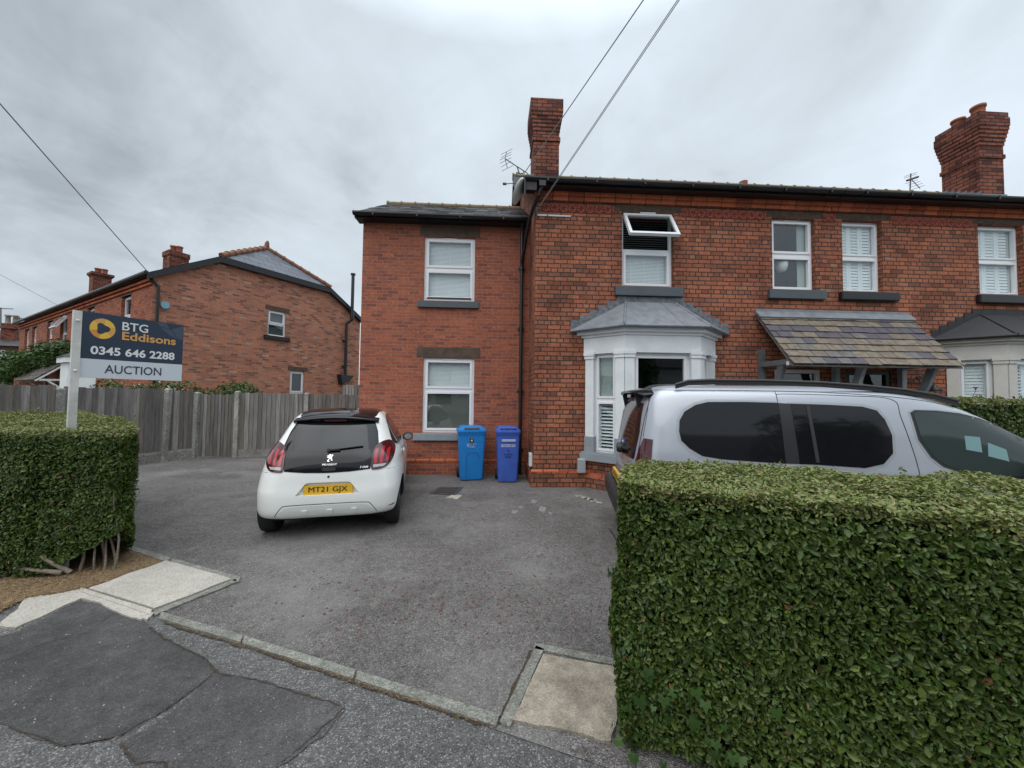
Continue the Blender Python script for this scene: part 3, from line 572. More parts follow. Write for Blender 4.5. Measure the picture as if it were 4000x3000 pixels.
# ------------------------------------------------------------ bay windows (a part of each house)
M['old_lead'] = mat('mottled_old_lead', (.17, .185, .205), .6, metal=.1, var=.6, vscale=14, bump=.3)
def bay(par, xa, xb, xc, xd, yw, yf, mw, ms, mr, zs=.50, zw=.66, zh=2.47, zf=2.58, zc=2.78, ze=2.93, zt=3.50, bm=OLD, blinds=('curtain', 'shutter_open'), fr='upvc', mid=None, light=True):
    """xa,xd on the wall; xb,xc the front corners; returns the bay part"""
    pts = [Vector((xa, yw, 0)), Vector((xb, yf, 0)), Vector((xc, yf, 0)), Vector((xd, yw, 0))]
    cen = Vector(((xa+xd)/2, yw, 0))
    def off(d):
        o = []
        segs = [(pts[i], pts[i+1]) for i in range(3)]; nr = []
        for a, c in segs: t = (c-a).normalized(); nr.append(Vector((t.y, -t.x, 0)))
        o.append(Vector((xa-d/abs(nr[0].x)*1.0, yw, 0)))
        for i in (1, 2):
            n = (nr[i-1]+nr[i]).normalized(); o.append(pts[i]+n*(d/n.dot(nr[i])))
        o.append(Vector((xd+d/abs(nr[2].x)*1.0, yw, 0))); return o
    def band(b, d0, z0, z1, mi=0, d1=None):
        p = off(d0); q = off(d0 if d1 is None else d1)
        vs = [(v.x, v.y, z0) for v in p]+[(v.x, v.y, z1) for v in q]; b.add(vs, [(0, 1, 5, 4), (1, 2, 6, 5), (2, 3, 7, 6), (3, 2, 1, 0), (4, 5, 6, 7), (0, 4, 7, 3)], mi)
    b = MB(); band(b, .03, zf, zc); band(b, .03, zh, zf)
    bp = b.build('bay_window', mw, par)
    b = MB(); band(b, .06, zc, zc+.05); band(b, .12, zc+.05, ze-.03); band(b, .17, ze-.03, ze); b.build('cornice', mw, bp)
    b = MB(); band(b, -.02, 0, zs, 0); b.build('bay_brick_base', bm, bp)
    b = MB(); band(b, .045, -.04, .20); b.build('bay_plinth', bm, bp)
    b = MB(); band(b, .045, .20, .27, 0, .0); b.build('bay_plinth_cap', M['corbel'], bp)
    b = MB(); band(b, .08, zs, zw-.03); band(b, .055, zw-.03, zw); b.build('bay_sill', ms, bp)
    # lead roof with hips
    e = off(.20); apx0, apx1 = xa+(xb-xa)*1.35, xd-(xd-xc)*1.35
    vs = [(v.x, v.y, ze+.005) for v in e]+[(apx0, yw-.01, zt), (apx1, yw-.01, zt)]; vs2 = [(x, y, z-.045) for x, y, z in vs[:4]]
    b = MB(); b.add(vs+vs2, [(0, 1, 4), (1, 2, 5, 4), (2, 3, 5), (0, 6, 7, 1), (1, 7, 8, 2), (2, 8, 9, 3), (6, 9, 8, 7)])
    for a, c in ((1, 4), (2, 5)): b.bar(vs[a], vs[c], .022, .022, 8)
    k = (Vector(vs[1])*.62+Vector(vs[2])*.38); 
    b.bar(tuple(Vector(vs[1])*.3+Vector(vs[2])*.7), tuple(Vector(vs[4])*.3+Vector(vs[5])*.7), .010, .010, 6)
    for a, c in ((0, 1), (1, 2), (2, 3)): b.bar(tuple(Vector(vs[a])-Vector((0, 0, .02))), tuple(Vector(vs[c])-Vector((0, 0, .02))), .028, .028, 8)
    b.build('bay_roof', mr, bp)
    # stepped flashing up the wall
    b = MB()
    for s in (-1, 1):
        x0 = e[0].x if s < 0 else e[3].x; x1 = apx0 if s < 0 else apx1; n = 6
        for i in range(n):
            t0 = i/n; t1 = (i+1)/n; xx0 = x0+(x1-x0)*t0; xx1 = x0+(x1-x0)*t1; z0 = ze+(zt-ze)*t0; b.box(xx0-s*.03*0, xx1, yw-.012-.002*i, yw-.002, z0-.02, ze+(zt-ze)*t1+.10)
    b.box(apx0, apx1, yw-.012, yw-.002, zt-.02, zt+.10); b.build('stepped_flashing', mr if mr is not M['lead'] else M['old_lead'], bp)
    # pilasters and windows
    pil = []
    for i in range(3):
        a, c = pts[i], pts[i+1]; Ln = (c-a).length; t = (c-a)/Ln; nn = Vector((t.y, -t.x, 0)); pw = .165
        for s in (0, 1):
            u0 = 0 if s == 0 else Ln-pw; P = MB(); B2 = MB()
            wid = pw
            P.fbox(a, t, nn, u0, u0+wid, zw+.28, zh+.02, -.10, .03); P.fbox(a, t, nn, u0-.012, u0+wid+.012, zh-.09, zh-.03, -.10, .048); P.fbox(a, t, nn, u0-.022, u0+wid+.022, zh-.03, zh+.03, -.10, .062)
            B2.fbox(a, t, nn, u0-.012, u0+wid+.012, zw, zw+.28, -.10, .042); pil.append((P, B2))
        g0, g1 = pw, Ln-pw
        if i == 1:
            window(bp.parent, a, t, nn, g0, g1, zw, zh, split=(.34 if not mid else .46), inset=.06, blind=None if not mid else mid, lower=None, frame=fr, glassm='glass2' if not mid else 'glass', sash=False, depth=.5, label='wide front pane of the bay' if not mid else None)
        else:
            window(bp.parent, a, t, nn, g0, g1, zw, zh, split=.53, inset=.06, blind=blinds[0], lower=blinds[1], frame=fr, depth=.12, sashw=.035, framew=.035, vent=False, label=('left' if i == 0 else 'right')+' side window of the bay')
    for P, B2 in pil: P.build('pilaster', mw, bp); B2.build('pilaster_base', ms, bp)
    return bp
bay(house, 1.76, 2.32, 3.68, 4.24, 6.9, 6.4, M['bay_white'], M['bay_grey'], M['lead'])

# ------------------------------------------------------------ attached house on the right
h2 = empty('brick_house', (9.5, 6.9, 0), label='right hand red brick house with shuttered sash windows and black bay roof', cat='house')
door2 = (6.92, 7.86, .12, 2.25)
b = MB(); wall_face(b, FO, FU, FN, 6.65, 14.2, 0, 5.6, [Cw, Dw, door2, (9.28, 11.28, .35, 2.95)], .13)
b.quad((14.2, 6.9, 0), (14.2, 6.9, 5.6), (14.2, 14.6, 5.6), (14.2, 14.6, 0)); b.add([(14.2, 6.9, 5.6), (14.2, 14.6, 5.6), (14.2, 10.75, 5.6+3.85*SLP)], [(0, 1, 2)]); b.quad((6.65, 14.6, 0), (6.65, 14.6, 5.6), (14.2, 14.6, 5.6), (14.2, 14.6, 0)); b.build('wall', OLD, h2)
b = MB(); b.box(7.86, 9.2, 6.845, 6.899, -.05, .25); b.build('plinth', OLD, h2)
corbels(h2, 6.9, 6.672, 14.2, 5.395, M['corbel'])
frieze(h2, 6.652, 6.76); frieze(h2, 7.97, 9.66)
wc = window(h2, FO, FU, FN, *Cw, split=.5, inset=.10, blind='shutter', frame='upvc', vent=False, sash=True, sashw=.03, framew=.045)
stonebox('sill', M['sill_black'], wc, FO, FU, FN, 6.80, 8.0, 3.63, 3.80, -.08, .085, .02)
stonebox('lintel', M['stone_old'], wc, FO, FU, FN, 6.78, 7.95, 5.265, 5.387, -.08, .004)
wd = window(h2, FO, FU, FN, *Dw, split=.5, inset=.10, blind='shutter', frame='upvc', vent=False, sash=True, sashw=.03, framew=.045)
stonebox('sill', M['sill_black'], wd, FO, FU, FN, 9.70, 10.95, 3.64, 3.815, -.08, .085, .02)
stonebox('lintel', M['stone_old'], wd, FO, FU, FN, 9.68, 10.95, 5.285, 5.389, -.08, .004)
front_door(h2, 6.92, 7.86, .12, 2.25, 6.9, M['black'], M['blackwood'])
gable_roof(h2, 6.63, 14.4, 6.62, 10.75, 5.66, SLATE)
ridge(h2, (6.64, 10.75, zr-.02), (14.3, 10.75, zr-.02), M['ridge'])
gutter(h2, 6.65, 14.4, 6.60, 5.655)
st2 = [(5.9, 7.20, 0), (7.20, 7.29, .025), (7.29, 7.50, .004), (7.50, 7.585, .018), (7.585, 7.67, .032), (7.67, 7.755, .046), (7.755, 7.84, .060), (7.84, 7.925, .072), (7.925, 8.12, .082), (8.12, 8.24, .066)]
chimney(h2, 10.97, 11.55, 7.65, 8.36, 6.2, 8.24, st2, DRK, pots=[(11.26, 7.85, .125, .30), (11.26, 8.22, .125, .26)], flash=6.30, label='corbelled chimney with two pots')
b = MB(); b.bar((7.6, 10.75, 8.1), (7.6, 10.75, 8.33), .11, .12, 12); b.box(7.3, 7.45, 10.7, 10.8, 8.1, 8.24); b.build('broken_pot', M['pot'], h2)
bay(h2, 9.02, 9.58, 10.94, 11.5, 6.9, 6.4, M['render'], M['render'], M['darkroof'], blinds=('shutter', 'shutter'), mid='shutter_open', zt=3.42, ze=2.90, zc=2.75)
# ------------------------------------------------------------ shared door canopy
cn = empty('door_canopy', (6.6, 6.9, 0), label='lean-to porch canopy of mottled stone tiles over the two front doors', cat='canopy')
b = MB(); x0, x1, yt, zt_, ye_, ze_ = 5.09, 8.21, 6.88, 3.33, 6.02, 2.285
sl = Vector((0, ye_-yt, ze_-zt_)); Ls = sl.length; sd_ = sl.normalized(); nn_ = Vector((0, sd_.z, -sd_.y)).normalized()
if nn_.y > 0: nn_ = -nn_
tm = [mat('stone_tile_ochre', (.215, .175, .132), .7, var=.5, vscale=9, bump=.3), mat('stone_tile_grey', (.155, .145, .14), .7, var=.4, vscale=9, bump=.3), mat('stone_tile_purple', (.095, .082, .10), .65, var=.3, vscale=9, bump=.3), mat('stone_tile_brown', (.175, .142, .115), .75, var=.35, vscale=9, bump=.3)]
r = random.Random(11); rows = 8; th = Ls/rows
b.add([(x0, yt, zt_-.03), (x1, yt, zt_-.03), (x1, ye_+.02, ze_-.02), (x0, ye_+.02, ze_-.02), (x0, yt, zt_-.06), (x1, yt, zt_-.06), (x1, ye_+.02, ze_-.05), (x0, ye_+.02, ze_-.05)], [(0, 1, 2, 3), (7, 6, 5, 4), (0, 4, 5, 1), (1, 5, 6, 2), (2, 6, 7, 3), (3, 7, 4, 0)], 1)
for i in range(rows):
    x = x0-(.12 if i % 2 else 0); base = Vector((0, yt, zt_))+sd_*(th*i)
    while x < x1-.02:
        wd_ = .245+r.uniform(-.02, .02); a = max(x, x0); e = min(x+wd_, x1)
        if e-a > .03:
            pv = r.random(); bandp = .75 if i in (2, 3) else .12
            mi = 2 if r.random() < bandp*(.5+.6*((x-x0)/3)) else r.choice([0, 0, 1, 3, 0])
            t = .022+r.random()*.010; j = r.uniform(-.008, .008)
            top0 = base-sd_*.01+nn_*.004; bot = base+sd_*(th+.02+j)
            vs = [Vector((a, 0, 0))+top0, Vector((e-.011, 0, 0))+top0, Vector((e-.011, 0, 0))+bot+nn_*t, Vector((a, 0, 0))+bot+nn_*t]; vs += [v-nn_*.016 for v in vs]
            b.add([tuple(v) for v in vs], [(0, 1, 2, 3), (7, 6, 5, 4), (0, 4, 5, 1), (1, 5, 6, 2), (2, 6, 7, 3), (3, 7, 4, 0)], mi)
        x += wd_
b.build('tiled_roof', tm, cn, fixn=True)
b = MB(); b.box(x0-.01, x1+.02, 6.865, 6.895, 3.31, 3.42); q0 = Vector((0, yt-.01, zt_+.03)); q1 = q0+sd_*.17
b.add([(x0-.02, q0.y-.02, q0.z+.01), (x1+.03, q0.y-.02, q0.z+.01), (x1+.03, q1.y-.02, q1.z+.015), (x0-.02, q1.y-.02, q1.z+.015), (x0-.02, q0.y, q0.z-.02), (x1+.03, q0.y, q0.z-.02), (x1+.03, q1.y, q1.z-.01), (x0-.02, q1.y, q1.z-.01)], [(0, 1, 2, 3), (7, 6, 5, 4), (0, 4, 5, 1), (1, 5, 6, 2), (2, 6, 7, 3), (3, 7, 4, 0)])
b.build('lead_flashing', M['lead'], cn)
M['greypaint'] = mat('pale_grey_timber', (.36, .38, .40), .6, var=.3)
def bracket(x, m):
    b = MB(); b.box(x-.045, x+.045, 6.80, 6.895, 1.25, 2.62); b.box(x-.05, x+.05, 6.16, 6.80, 2.28, 2.37); b.box(x-.045, x+.045, 6.10, 6.2, 2.24, 2.40)
    c = [(6.80, 1.42), (6.68, 1.50), (6.52, 1.70), (6.38, 1.95), (6.26, 2.28), (6.40, 2.28), (6.47, 2.06), (6.60, 1.82), (6.72, 1.64), (6.80, 1.58)]
    n = len(c)//2
    for i in range(n-1):
        q = [c[i], c[i+1], c[-2-i], c[-1-i]]; b.prism(q, lambda y, z: (x-.035, y, z), lambda y, z: (x+.035, y, z))
    b.beam((x, 6.88, 3.26), (x, 6.06, 2.26), .05, .08, up=(1, 0, 0))
    b.build('bracket', m, cn)
bracket(5.16, M['greywood']); bracket(6.66, M['greypaint']); bracket(8.02, M['greypaint'])
b = MB(); b.box(5.09, 8.21, 6.10, 6.16, 2.26, 2.33); b.build('eaves_beam', M['cream'], cn)
# ------------------------------------------------------------ ground
TAR = speckle('old_tarmac_with_chippings', (.168, .153, .144), (.055, .052, .05), (.32, .31, .30), 150, .7, .9, .76, (.66, 1.30), blotch=(.265, .255, .245))
PAV = speckle('pavement_tarmac', (.104, .100, .097), (.045, .045, .045), (.27, .27, .26), 165, 1.3, .5, .78, (.78, 1.2))
PATCH = speckle('dark_tarmac_patch', (.066, .063, .061), (.03, .03, .03), (.14, .14, .14), 190, 2.2, .5, .965, (.72, 1.45))
PATCH2 = speckle('dark_tarmac_patch_worn', (.074, .070, .068), (.03, .03, .032), (.17, .17, .17), 190, 1.8, .5, .955, (.72, 1.5))
CONC = speckle('pale_concrete', (.40, .372, .32), (.28, .255, .215), (.47, .44, .39), 150, 2.5, .3, .5, (.84, 1.08), fine=(.88, 1.06))
CONC2 = speckle('pinkish_rough_concrete', (.37, .32, .255), (.22, .19, .14), (.47, .42, .35), 200, 3.5, .4, .8, (.60, 1.14), fine=(.76, 1.12))
KERB = speckle('lichened_kerb', (.19, .19, .165), (.12, .12, .10), (.30, .30, .26), 130, 6, .5, .6, (.75, 1.2))
GRASS = mat('rough_ground', (.07, .075, .04), .95, var=.4, vscale=3)
def sheet(name, pts, z, m, kind='structure'):
    b = MB(); b.add([(x, y, z) for x, y in pts], [tuple(range(len(pts)))]); o = b.build(name, m, None, fixn=False)
    if o.data.polygons[0].normal.z < 0: o.data.flip_normals()
    return tag(o, kind=kind)
sheet('ground', [(-300, -300), (300, -300), (300, 300), (-300, 300)], -.016, GRASS)
SD = Vector(cw(.94, -.342))-Vector(cw(0, 0)); SD = SD.normalized(); SN = Vector((-SD.y, SD.x))       # along the street / towards the houses
K0 = Vector(gp(600, 2402))
def st(s, n): p = K0+SD*s+SN*n; return (p.x, p.y)
sheet('pavement', [st(-14, 1.2), st(-14, -3.4), st(16, -3.4), st(16, .05), st(0, .05), st(-1.2, .6)], -.004, PAV)
sheet('road', [st(-40, -3.5), st(-40, -11), st(40, -11), st(40, -3.5)], -.012, PATCH2)
sheet('driveway', [st(-.95, .58), st(.0, .02), st(16, .02), (16, 7.5), (14.2, 6.9), (.78, 6.9), (.78, 8.0), (-2.8, 8.0), (-2.8, 12), (-10.5, 12), (-10.5, 4.2), st(-3.5, .62)], 0, TAR)
def pxsheet(name, px, z, m): return sheet(name, [gp(u, v) for u, v in px], z, m)
def jag(px, amp=9, n=5, seed=1):
    r = random.Random(seed); o = []
    for (a, b2), (c, d) in zip(px, px[1:]+px[:1]):
        for k in range(n): t = k/n; o.append((a+(c-a)*t+(r.uniform(-amp, amp) if k else 0), b2+(d-b2)*t+(r.uniform(-amp, amp) if k else 0)))
    return o
pa = jag([(-300, 2560), (60, 2468), (310, 2348), (362, 2352), (560, 2418), (585, 2450), (640, 2490), (800, 2570), (835, 2625), (760, 2690), (640, 2775), (480, 2868), (400, 2890), (250, 2915), (120, 2880), (0, 2825), (-300, 2760)], 6, 4, 2)
pxsheet('pavement_patch', pa, .0, PATCH)
pb = jag([(845, 2632), (1000, 2655), (1290, 2735), (1350, 2765), (1260, 2880), (1080, 3000), (1000, 3140), (560, 3140), (530, 3010), (470, 2905), (660, 2790)], 6, 4, 3)
pxsheet('pavement_patch', pb, .001, PATCH2)
def crack(px, w, m, seed, z=.004):
    r = random.Random(seed); pts = []
    for a, c in zip(px, px[1:]):
        for k in range(8): t = k/8; pts.append(Vector(gp(a[0]+(c[0]-a[0])*t+r.uniform(-4, 4), a[1]+(c[1]-a[1])*t+r.uniform(-4, 4))))
    b = MB()
    for p, q in zip(pts, pts[1:]):
        d = (q-p).normalized(); n = Vector((-d.y, d.x)); w0 = w*r.uniform(.3, 1.2)
        b.add([(p.x-n.x*w0, p.y-n.y*w0, z), (q.x-n.x*w0, q.y-n.y*w0, z), (q.x+n.x*w0*.8, q.y+n.y*w0*.8, z), (p.x+n.x*w0*.8, p.y+n.y*w0*.8, z)], [(0, 1, 2, 3)])
    return tag(b.build('pavement_crack', m, None), kind='structure')
DIRT = mat('dirt_in_joint', (.065, .045, .028), .95, var=.5, vscale=60, var2=(.02, .016, .012), bump=.6, bscale=200)
crack([(585, 2450), (640, 2495), (800, 2572), (850, 2630), (1000, 2655), (1180, 2712), (1345, 2762)], .007, DIRT, 1)
crack([(840, 2630), (760, 2690), (640, 2778), (480, 2868), (400, 2892), (250, 2915), (0, 2828)], .004, DIRT, 2)
crack([(470, 2905), (530, 2985), (640, 2975), (655, 3010)], .005, DIRT, 3)
crack([(1350, 2765), (1230, 2870), (1080, 3000)], .003, DIRT, 4)
crack([(0, 2590), (160, 2520), (330, 2470), (450, 2400)], .002, DIRT, 5)
# concrete strips beside the drive
def slab(name, px, z0, z1, m, label, seed=1, amp=2, group=None):
    P = [Vector(gp(u, v)) for u, v in jag(px, amp, 4, seed)]; b = MB(); b.prism([(p.x, p.y) for p in P], lambda x, y: (x, y, z0), lambda x, y: (x, y, z1))
    o = b.build(name, m, None); return o
tag(slab('concrete_slab', [(345, 2305), (648, 2196), (905, 2268), (603, 2384)], -.05, .018, CONC, '', 2), 'pale concrete slab between the left hedge and the drive', 'slab')
tag(slab('concrete_strip', [(-10, 2452), (55, 2395), (95, 2345), (305, 2306), (600, 2400), (574, 2426), (515, 2418), (440, 2388), (372, 2354), (318, 2342), (190, 2400), (60, 2458)], -.05, .012, CONC, '', 4, 4), 'cracked cream concrete strip along the foot of the left hedge', 'slab')
tag(slab('concrete_slab', [(2122, 2562), (2420, 2612), (2420, 2790), (2385, 2908), (2200, 2860), (2000, 2822)], -.05, .014, CONC2, '', 5, 4), 'rough pinkish concrete slab at the foot of the right hedge', 'slab')
def kerb(px, label, group, h=.013, seed=1):
    o = slab('edging_kerb', px, -.06, h, CONC if seed == 4 else KERB, '', seed, 1.5); return tag(o, label, 'kerb', group)
def strip(a, b_, w0, w1=None):
    a = Vector(a); b_ = Vector(b_); d = (b_-a).normalized(); n = Vector((d.y, -d.x)); w1 = w1 or w0
    return [tuple(a-n*w0/2), tuple(b_-n*w1/2), tuple(b_+n*w1/2), tuple(a+n*w0/2)]
G = 'edging kerbs of the drive'
kerb(strip((438, 2120), (660, 2192), 17, 20), 'kerb beside the straw bed, farthest from the street', G)
kerb(strip((668, 2194), (935, 2268), 20, 24), 'kerb along the back of the pale concrete slab', G, seed=2)
kerb(strip((922, 2272), (600, 2402), 13, 15), 'thin kerb between pale slab and drive', G, seed=3)
kerb(strip((312, 2308), (590, 2398), 16, 20), 'thin kerb between pale slab and pavement', G, .016, seed=4)
kerb(strip((625, 2408), (944, 2500), 26, 30), 'mossy edging kerb nearest the pale slab, drive entrance', G, seed=5)
kerb(strip((950, 2504), (1384, 2640), 30, 36), 'long mossy edging kerb in the middle of the drive entrance', G, seed=6)
kerb(strip((1392, 2644), (1945, 2822), 36, 48), 'long mossy edging kerb nearest the right slab, drive entrance', G, seed=7)
kerb(strip((2110, 2535), (1972, 2838), 34, 46), 'kerb down the left side of the pinkish slab', G, seed=8)
kerb(strip((2088, 2530), (2430, 2598), 22, 26), 'kerb along the back of the pinkish slab', G, seed=9)
crack([(640, 2432), (944, 2524), (1384, 2664), (1700, 2770), (1940, 2850)], .012, DIRT, 6)
crack([(2075, 2545), (1965, 2790), (1950, 2840)], .014, DIRT, 7)
# earth bed under left hedge
BED = mat('dry_earth', (.10, .072, .048), .95, var=.6, vscale=14, bump=1, bscale=60, var2=(.05, .032, .02))
bed = [cw(-3.2, 3.72), gp(645, 2195), gp(345, 2304), gp(95, 2345), gp(-60, 2420), cw(-6.5, 3.6), cw(-8.5, 4.4), cw(-8.5, 6.1), cw(-6.4, 5.5), cw(-4.5, 4.12), gp(443, 2128)]
sheet('planting_bed', bed[1:], .009, BED)
def bits(name, n, pts_fn, size, m, flat=True, ln=1, seed=1, z=.006):
    r = np.random.default_rng(seed); b = MB()
    for i in range(n):
        x, y = pts_fn(r); s = size*r.uniform(.5, 1.4); a = r.uniform(0, 6.28); l = s*ln; ux, uy = cos(a)*l, sin(a)*l; vx, vy = -sin(a)*s*.5, cos(a)*s*.5; h = z+r.uniform(0, s*.5*(1 if flat else 2)); t = r.uniform(-.3, .3)*l*.5; zb = z-.002
        if ln > 1: b.add([(x-ux, y-uy, h-t), (x+ux, y+uy, h+t), (x+ux+vx, y+uy+vy, h+t), (x-ux+vx, y-uy+vy, h-t)], [(0, 1, 2, 3)])
        else:
            k = 5; ring = [(x+(ux*cos(q)-vx*sin(q)*1.6), y+(uy*cos(q)-vy*sin(q)*1.6), zb) for q in [j*2*pi/k for j in range(k)]]
            b.add(ring+[(x, y, z+s*.5)], [(j, (j+1) % k, k) for j in range(k)])
    return b.build(name, m, None, fixn=False)
def straw_pt(r):
    while True:
        t = r.random(); u = -60+t*700; lo = float(np.interp(u, [-60, 95, 345, 645], [2420, 2343, 2302, 2194]))-2; v = lo-r.random()**1.1*(95+90*t*(1-t)*2); 
        u += r.normal()*6
        if u > 430 and v < 2122+(u-438)*.33+12: continue
        return gp(u, v)
STRAW = mat('dry_straw', (.34, .235, .125), .8, var=.7, vscale=40, var2=(.12, .07, .035))
tag(bits('straw_litter', 6500, straw_pt, .0050, STRAW, False, 8, 5, .012), 'dry straw and hedge clippings on the bed under the left hedge', 'straw', kind='stuff')
tag(bits('straw_litter', 260, lambda r: (lambda t: gp(640+t*1300+r.normal()*10, 2428+t*412+r.normal()*5))(r.random()), .003, STRAW, False, 6, 9, .008), 'dry litter caught along the drive edging', 'straw', kind='stuff')
RED = mat('fallen_red_petals', (.105, .038, .032), .6, var=.4, vscale=20)
def red_pt(r):
    k = r.choice([0, 1, 2, 3, 4], p=[.38, .18, .28, .04, .12]); c = [(1850, 2350, 260, 60), (1500, 2300, 250, 70), (2150, 2250, 160, 120), (1340, 2470, 60, 50), (700, 2000, 250, 60)][k]
    return gp(c[0]+r.normal()*c[2], max(1900, c[1]+r.normal()*c[3]))
tag(bits('fallen_petals', 430, red_pt, .0125, RED, True, 1, 12, .002), 'small dark red fallen petals scattered over the drive', 'petals', kind='stuff')
PEB = mat('pale_chippings', (.34, .33, .31), .7)
tag(bits('loose_chippings', 300, lambda r: gp(r.uniform(0, 2400), r.uniform(1900, 3000)), .0042, PEB, True, 1, 15, .002), 'pale loose stone chippings scattered over the tarmac', 'gravel', kind='stuff')
# manhole cover and white splashes
mh = MB(); q = [gp(1672, 1928), gp(1795, 1903), gp(1810, 1906), gp(1778, 1936)]
qa = [Vector(gp(1676, 1930)), Vector(gp(1716, 1904)), Vector(gp(1811, 1904)), Vector(gp(1778, 1935))]
mh.prism([(p.x, p.y) for p in qa], lambda x, y: (x, y, -.03), lambda x, y: (x, y, .009)); cen = sum(qa, Vector((0, 0)))/4
man = tag(mh.build('manhole_cover', mat('galvanised_cover', (.10, .11, .125), .45, metal=.5, var=.5, vscale=8), None), 'square galvanised manhole cover in the tarmac near the bins', 'manhole cover')
mi = MB(); mi.prism([tuple(cen+(p-cen)*.72) for p in qa], lambda x, y: (x, y, .0095), lambda x, y: (x, y, .013)); mi.build('rusty_lid', mat('rusty_iron', (.045, .032, .028), .7, var=.4, vscale=12, bump=.4), man)
tag(slab('broken_stone', [(1742, 1946), (1768, 1936), (1806, 1938), (1785, 1952)], -.01, .012, CONC, '', 3), 'small pale broken stone beside the manhole cover', 'stone')
SPL = mat('white_paint_splash', (.235, .24, .245), .6, var=.5, vscale=12)
for i, (u, v, a, c) in enumerate([(2085, 1960, 12, 8), (2120, 1990, 14, 13), (2150, 2005, 9, 6), (2035, 1982, 9, 4), (2010, 2000, 14, 8)]):
    r = random.Random(i); pxsheet('paint_splash', [(u+a*cos(t*pi/6)*r.uniform(.6, 1.3), v+c*sin(t*pi/6)*r.uniform(.6, 1.3)) for t in range(12)], .0025+.0004*i, SPL)
crack([(2250, 1935), (2300, 1950), (2360, 1968)], .05, CONC, 8, .006)

# ------------------------------------------------------------ neighbouring house on the left (gable towards the drive)
NG = Vector((-10.588, 11.971, 0)); ga = Matrix.Rotation(radians(58.079), 3, 'Z') @ Vector((1, 0, 0)); gh = Matrix.Rotation(radians(58.079), 3, 'Z') @ Vector((0, 1, 0))
NX = Matrix.Translation(NG) @ Matrix.Rotation(radians(58.079), 4, 'Z')
n1 = empty('brick_house', tuple(NG), radians(58.079), label='neighbouring red brick house with half-hipped gable, behind the fence on the left', cat='house')
GU, GN = ga, -gh; HU, HN = -gh, -ga       # gable frame, front frame (u runs towards the gable corner)
HL = 17.7
def NB(): b = MB(); b.X = NX; return b
g1 = (3.40, 4.08, 3.98, 4.98); g2 = (4.32, 4.92, 1.25, 2.64)
b = MB(); wall_face(b, NG, GU, GN, 0, 7.65, 0, 5.3, [g1, g2], .09)
b.X = NX; J0, J1, JZ = 1.75, 5.90, 6.37; b.add([(0, 0, 5.3), (7.65, 0, 5.3), (J1, 0, JZ), (J0, 0, JZ)], [(0, 1, 2, 3)])
b.quad((7.65, 0, 0), (7.65, HL, 0), (7.65, HL, 5.3), (7.65, 0, 5.3)); b.quad((0, HL, 0), (7.65, HL, 0), (7.65, HL, 5.3), (0, HL, 5.3)); b.add([(0, HL, 5.3), (7.65, HL, 5.3), (3.82, HL, 7.68)], [(0, 1, 2)])
b.X = Matrix(); b.build('wall', GAB, n1)
fw_ = [(1.75, 2.62, 3.55, 4.95), (5.45, 6.25, 3.55, 4.95), (8.95, 9.95, 3.5, 4.98), (11.2, 12.1, 3.5, 4.95), (14.1, 14.95, 3.5, 4.9), (15.6, 16.5, 3.5, 4.9)]
b = MB(); wall_face(b, NG, HU, HN, -HL, 0, 0, 5.3, [(-f[1], -f[0], f[2], f[3]) for f in fw_], .12); b.build('front_wall', brick('front_red_brick', (.40, .14, .085), (.27, .09, .055), (.15, .09, .065), .24, .078, .008, stain=.25), n1)
for i, f in enumerate(fw_):
    wn = window(n1, NG, HU, HN, -f[1], -f[0], f[2], f[3], split=.5, inset=.1, blind=None, vent=False, glassm='glass2', open_top=(i == 2), depth=.3)
    stonebox('lintel', M['stone'], wn, NG, HU, HN, -f[1]-.12, -f[0]+.12, f[3], f[3]+.2, -.08, .006)
    stonebox('sill', M['sill_black'], wn, NG, HU, HN, -f[1]-.1, -f[0]+.1, f[2]-.14, f[2], -.08, .06)
wn = window(n1, NG, GU, GN, *g1, split=.47, inset=.06, blind='roller', vent=False, sash=False, glassm='glass2', depth=.3)
stonebox('lintel', M['stone'], wn, NG, GU, GN, 3.28, 4.22, 4.985, 5.16, -.05, .005); stonebox('sill', M['sill_black'], wn, NG, GU, GN, 3.26, 4.24, 3.82, 3.975, -.05, .07)
wn = window(n1, NG, GU, GN, *g2, split=.35, inset=.06, blind=None, vent=False, sash=False, glassm='glass2', depth=.3)
stonebox('lintel', M['stone'], wn, NG, GU, GN, 4.22, 5.05, 2.645, 2.82, -.05, .005)
# roof
b = NB(); ov = .15; ez = 5.36; ns = .61; rz = ez+(3.825+ov)*ns; hp = 1.15; jz = JZ+.12; jx0 = (jz-ez)/ns-ov; jx1 = 7.65-jx0
b.add([(-ov, -ov, ez), (-ov, HL+ov, ez), (3.825, HL+ov, rz), (3.825, hp, rz), (jx0, -ov, jz)], [(0, 1, 2, 3, 4)]); b.add([(7.65+ov, -ov, ez), (jx1, -ov, jz), (3.825, hp, rz), (3.825, HL+ov, rz), (7.65+ov, HL+ov, ez)], [(0, 1, 2, 3, 4)])
b.build('roof', SLATE, n1, fixn=False)
b = NB(); b.add([(jx0, -ov, jz), (jx1, -ov, jz), (3.825, hp, rz)], [(0, 1, 2)]); b.build('hip_roof', SLATE2, n1, fixn=False)
def nridge(p0, p1, step=.33, r=.10): return ridge(n1, NX @ Vector(p0), NX @ Vector(p1), M['terraridge'], step, r, .022)
nridge((3.825, hp, rz), (jx0, -ov, jz+.02)); nridge((3.825, hp, rz), (jx1, -ov, jz+.02)); nridge((3.825, hp, rz), (3.825, 8, rz), .45)
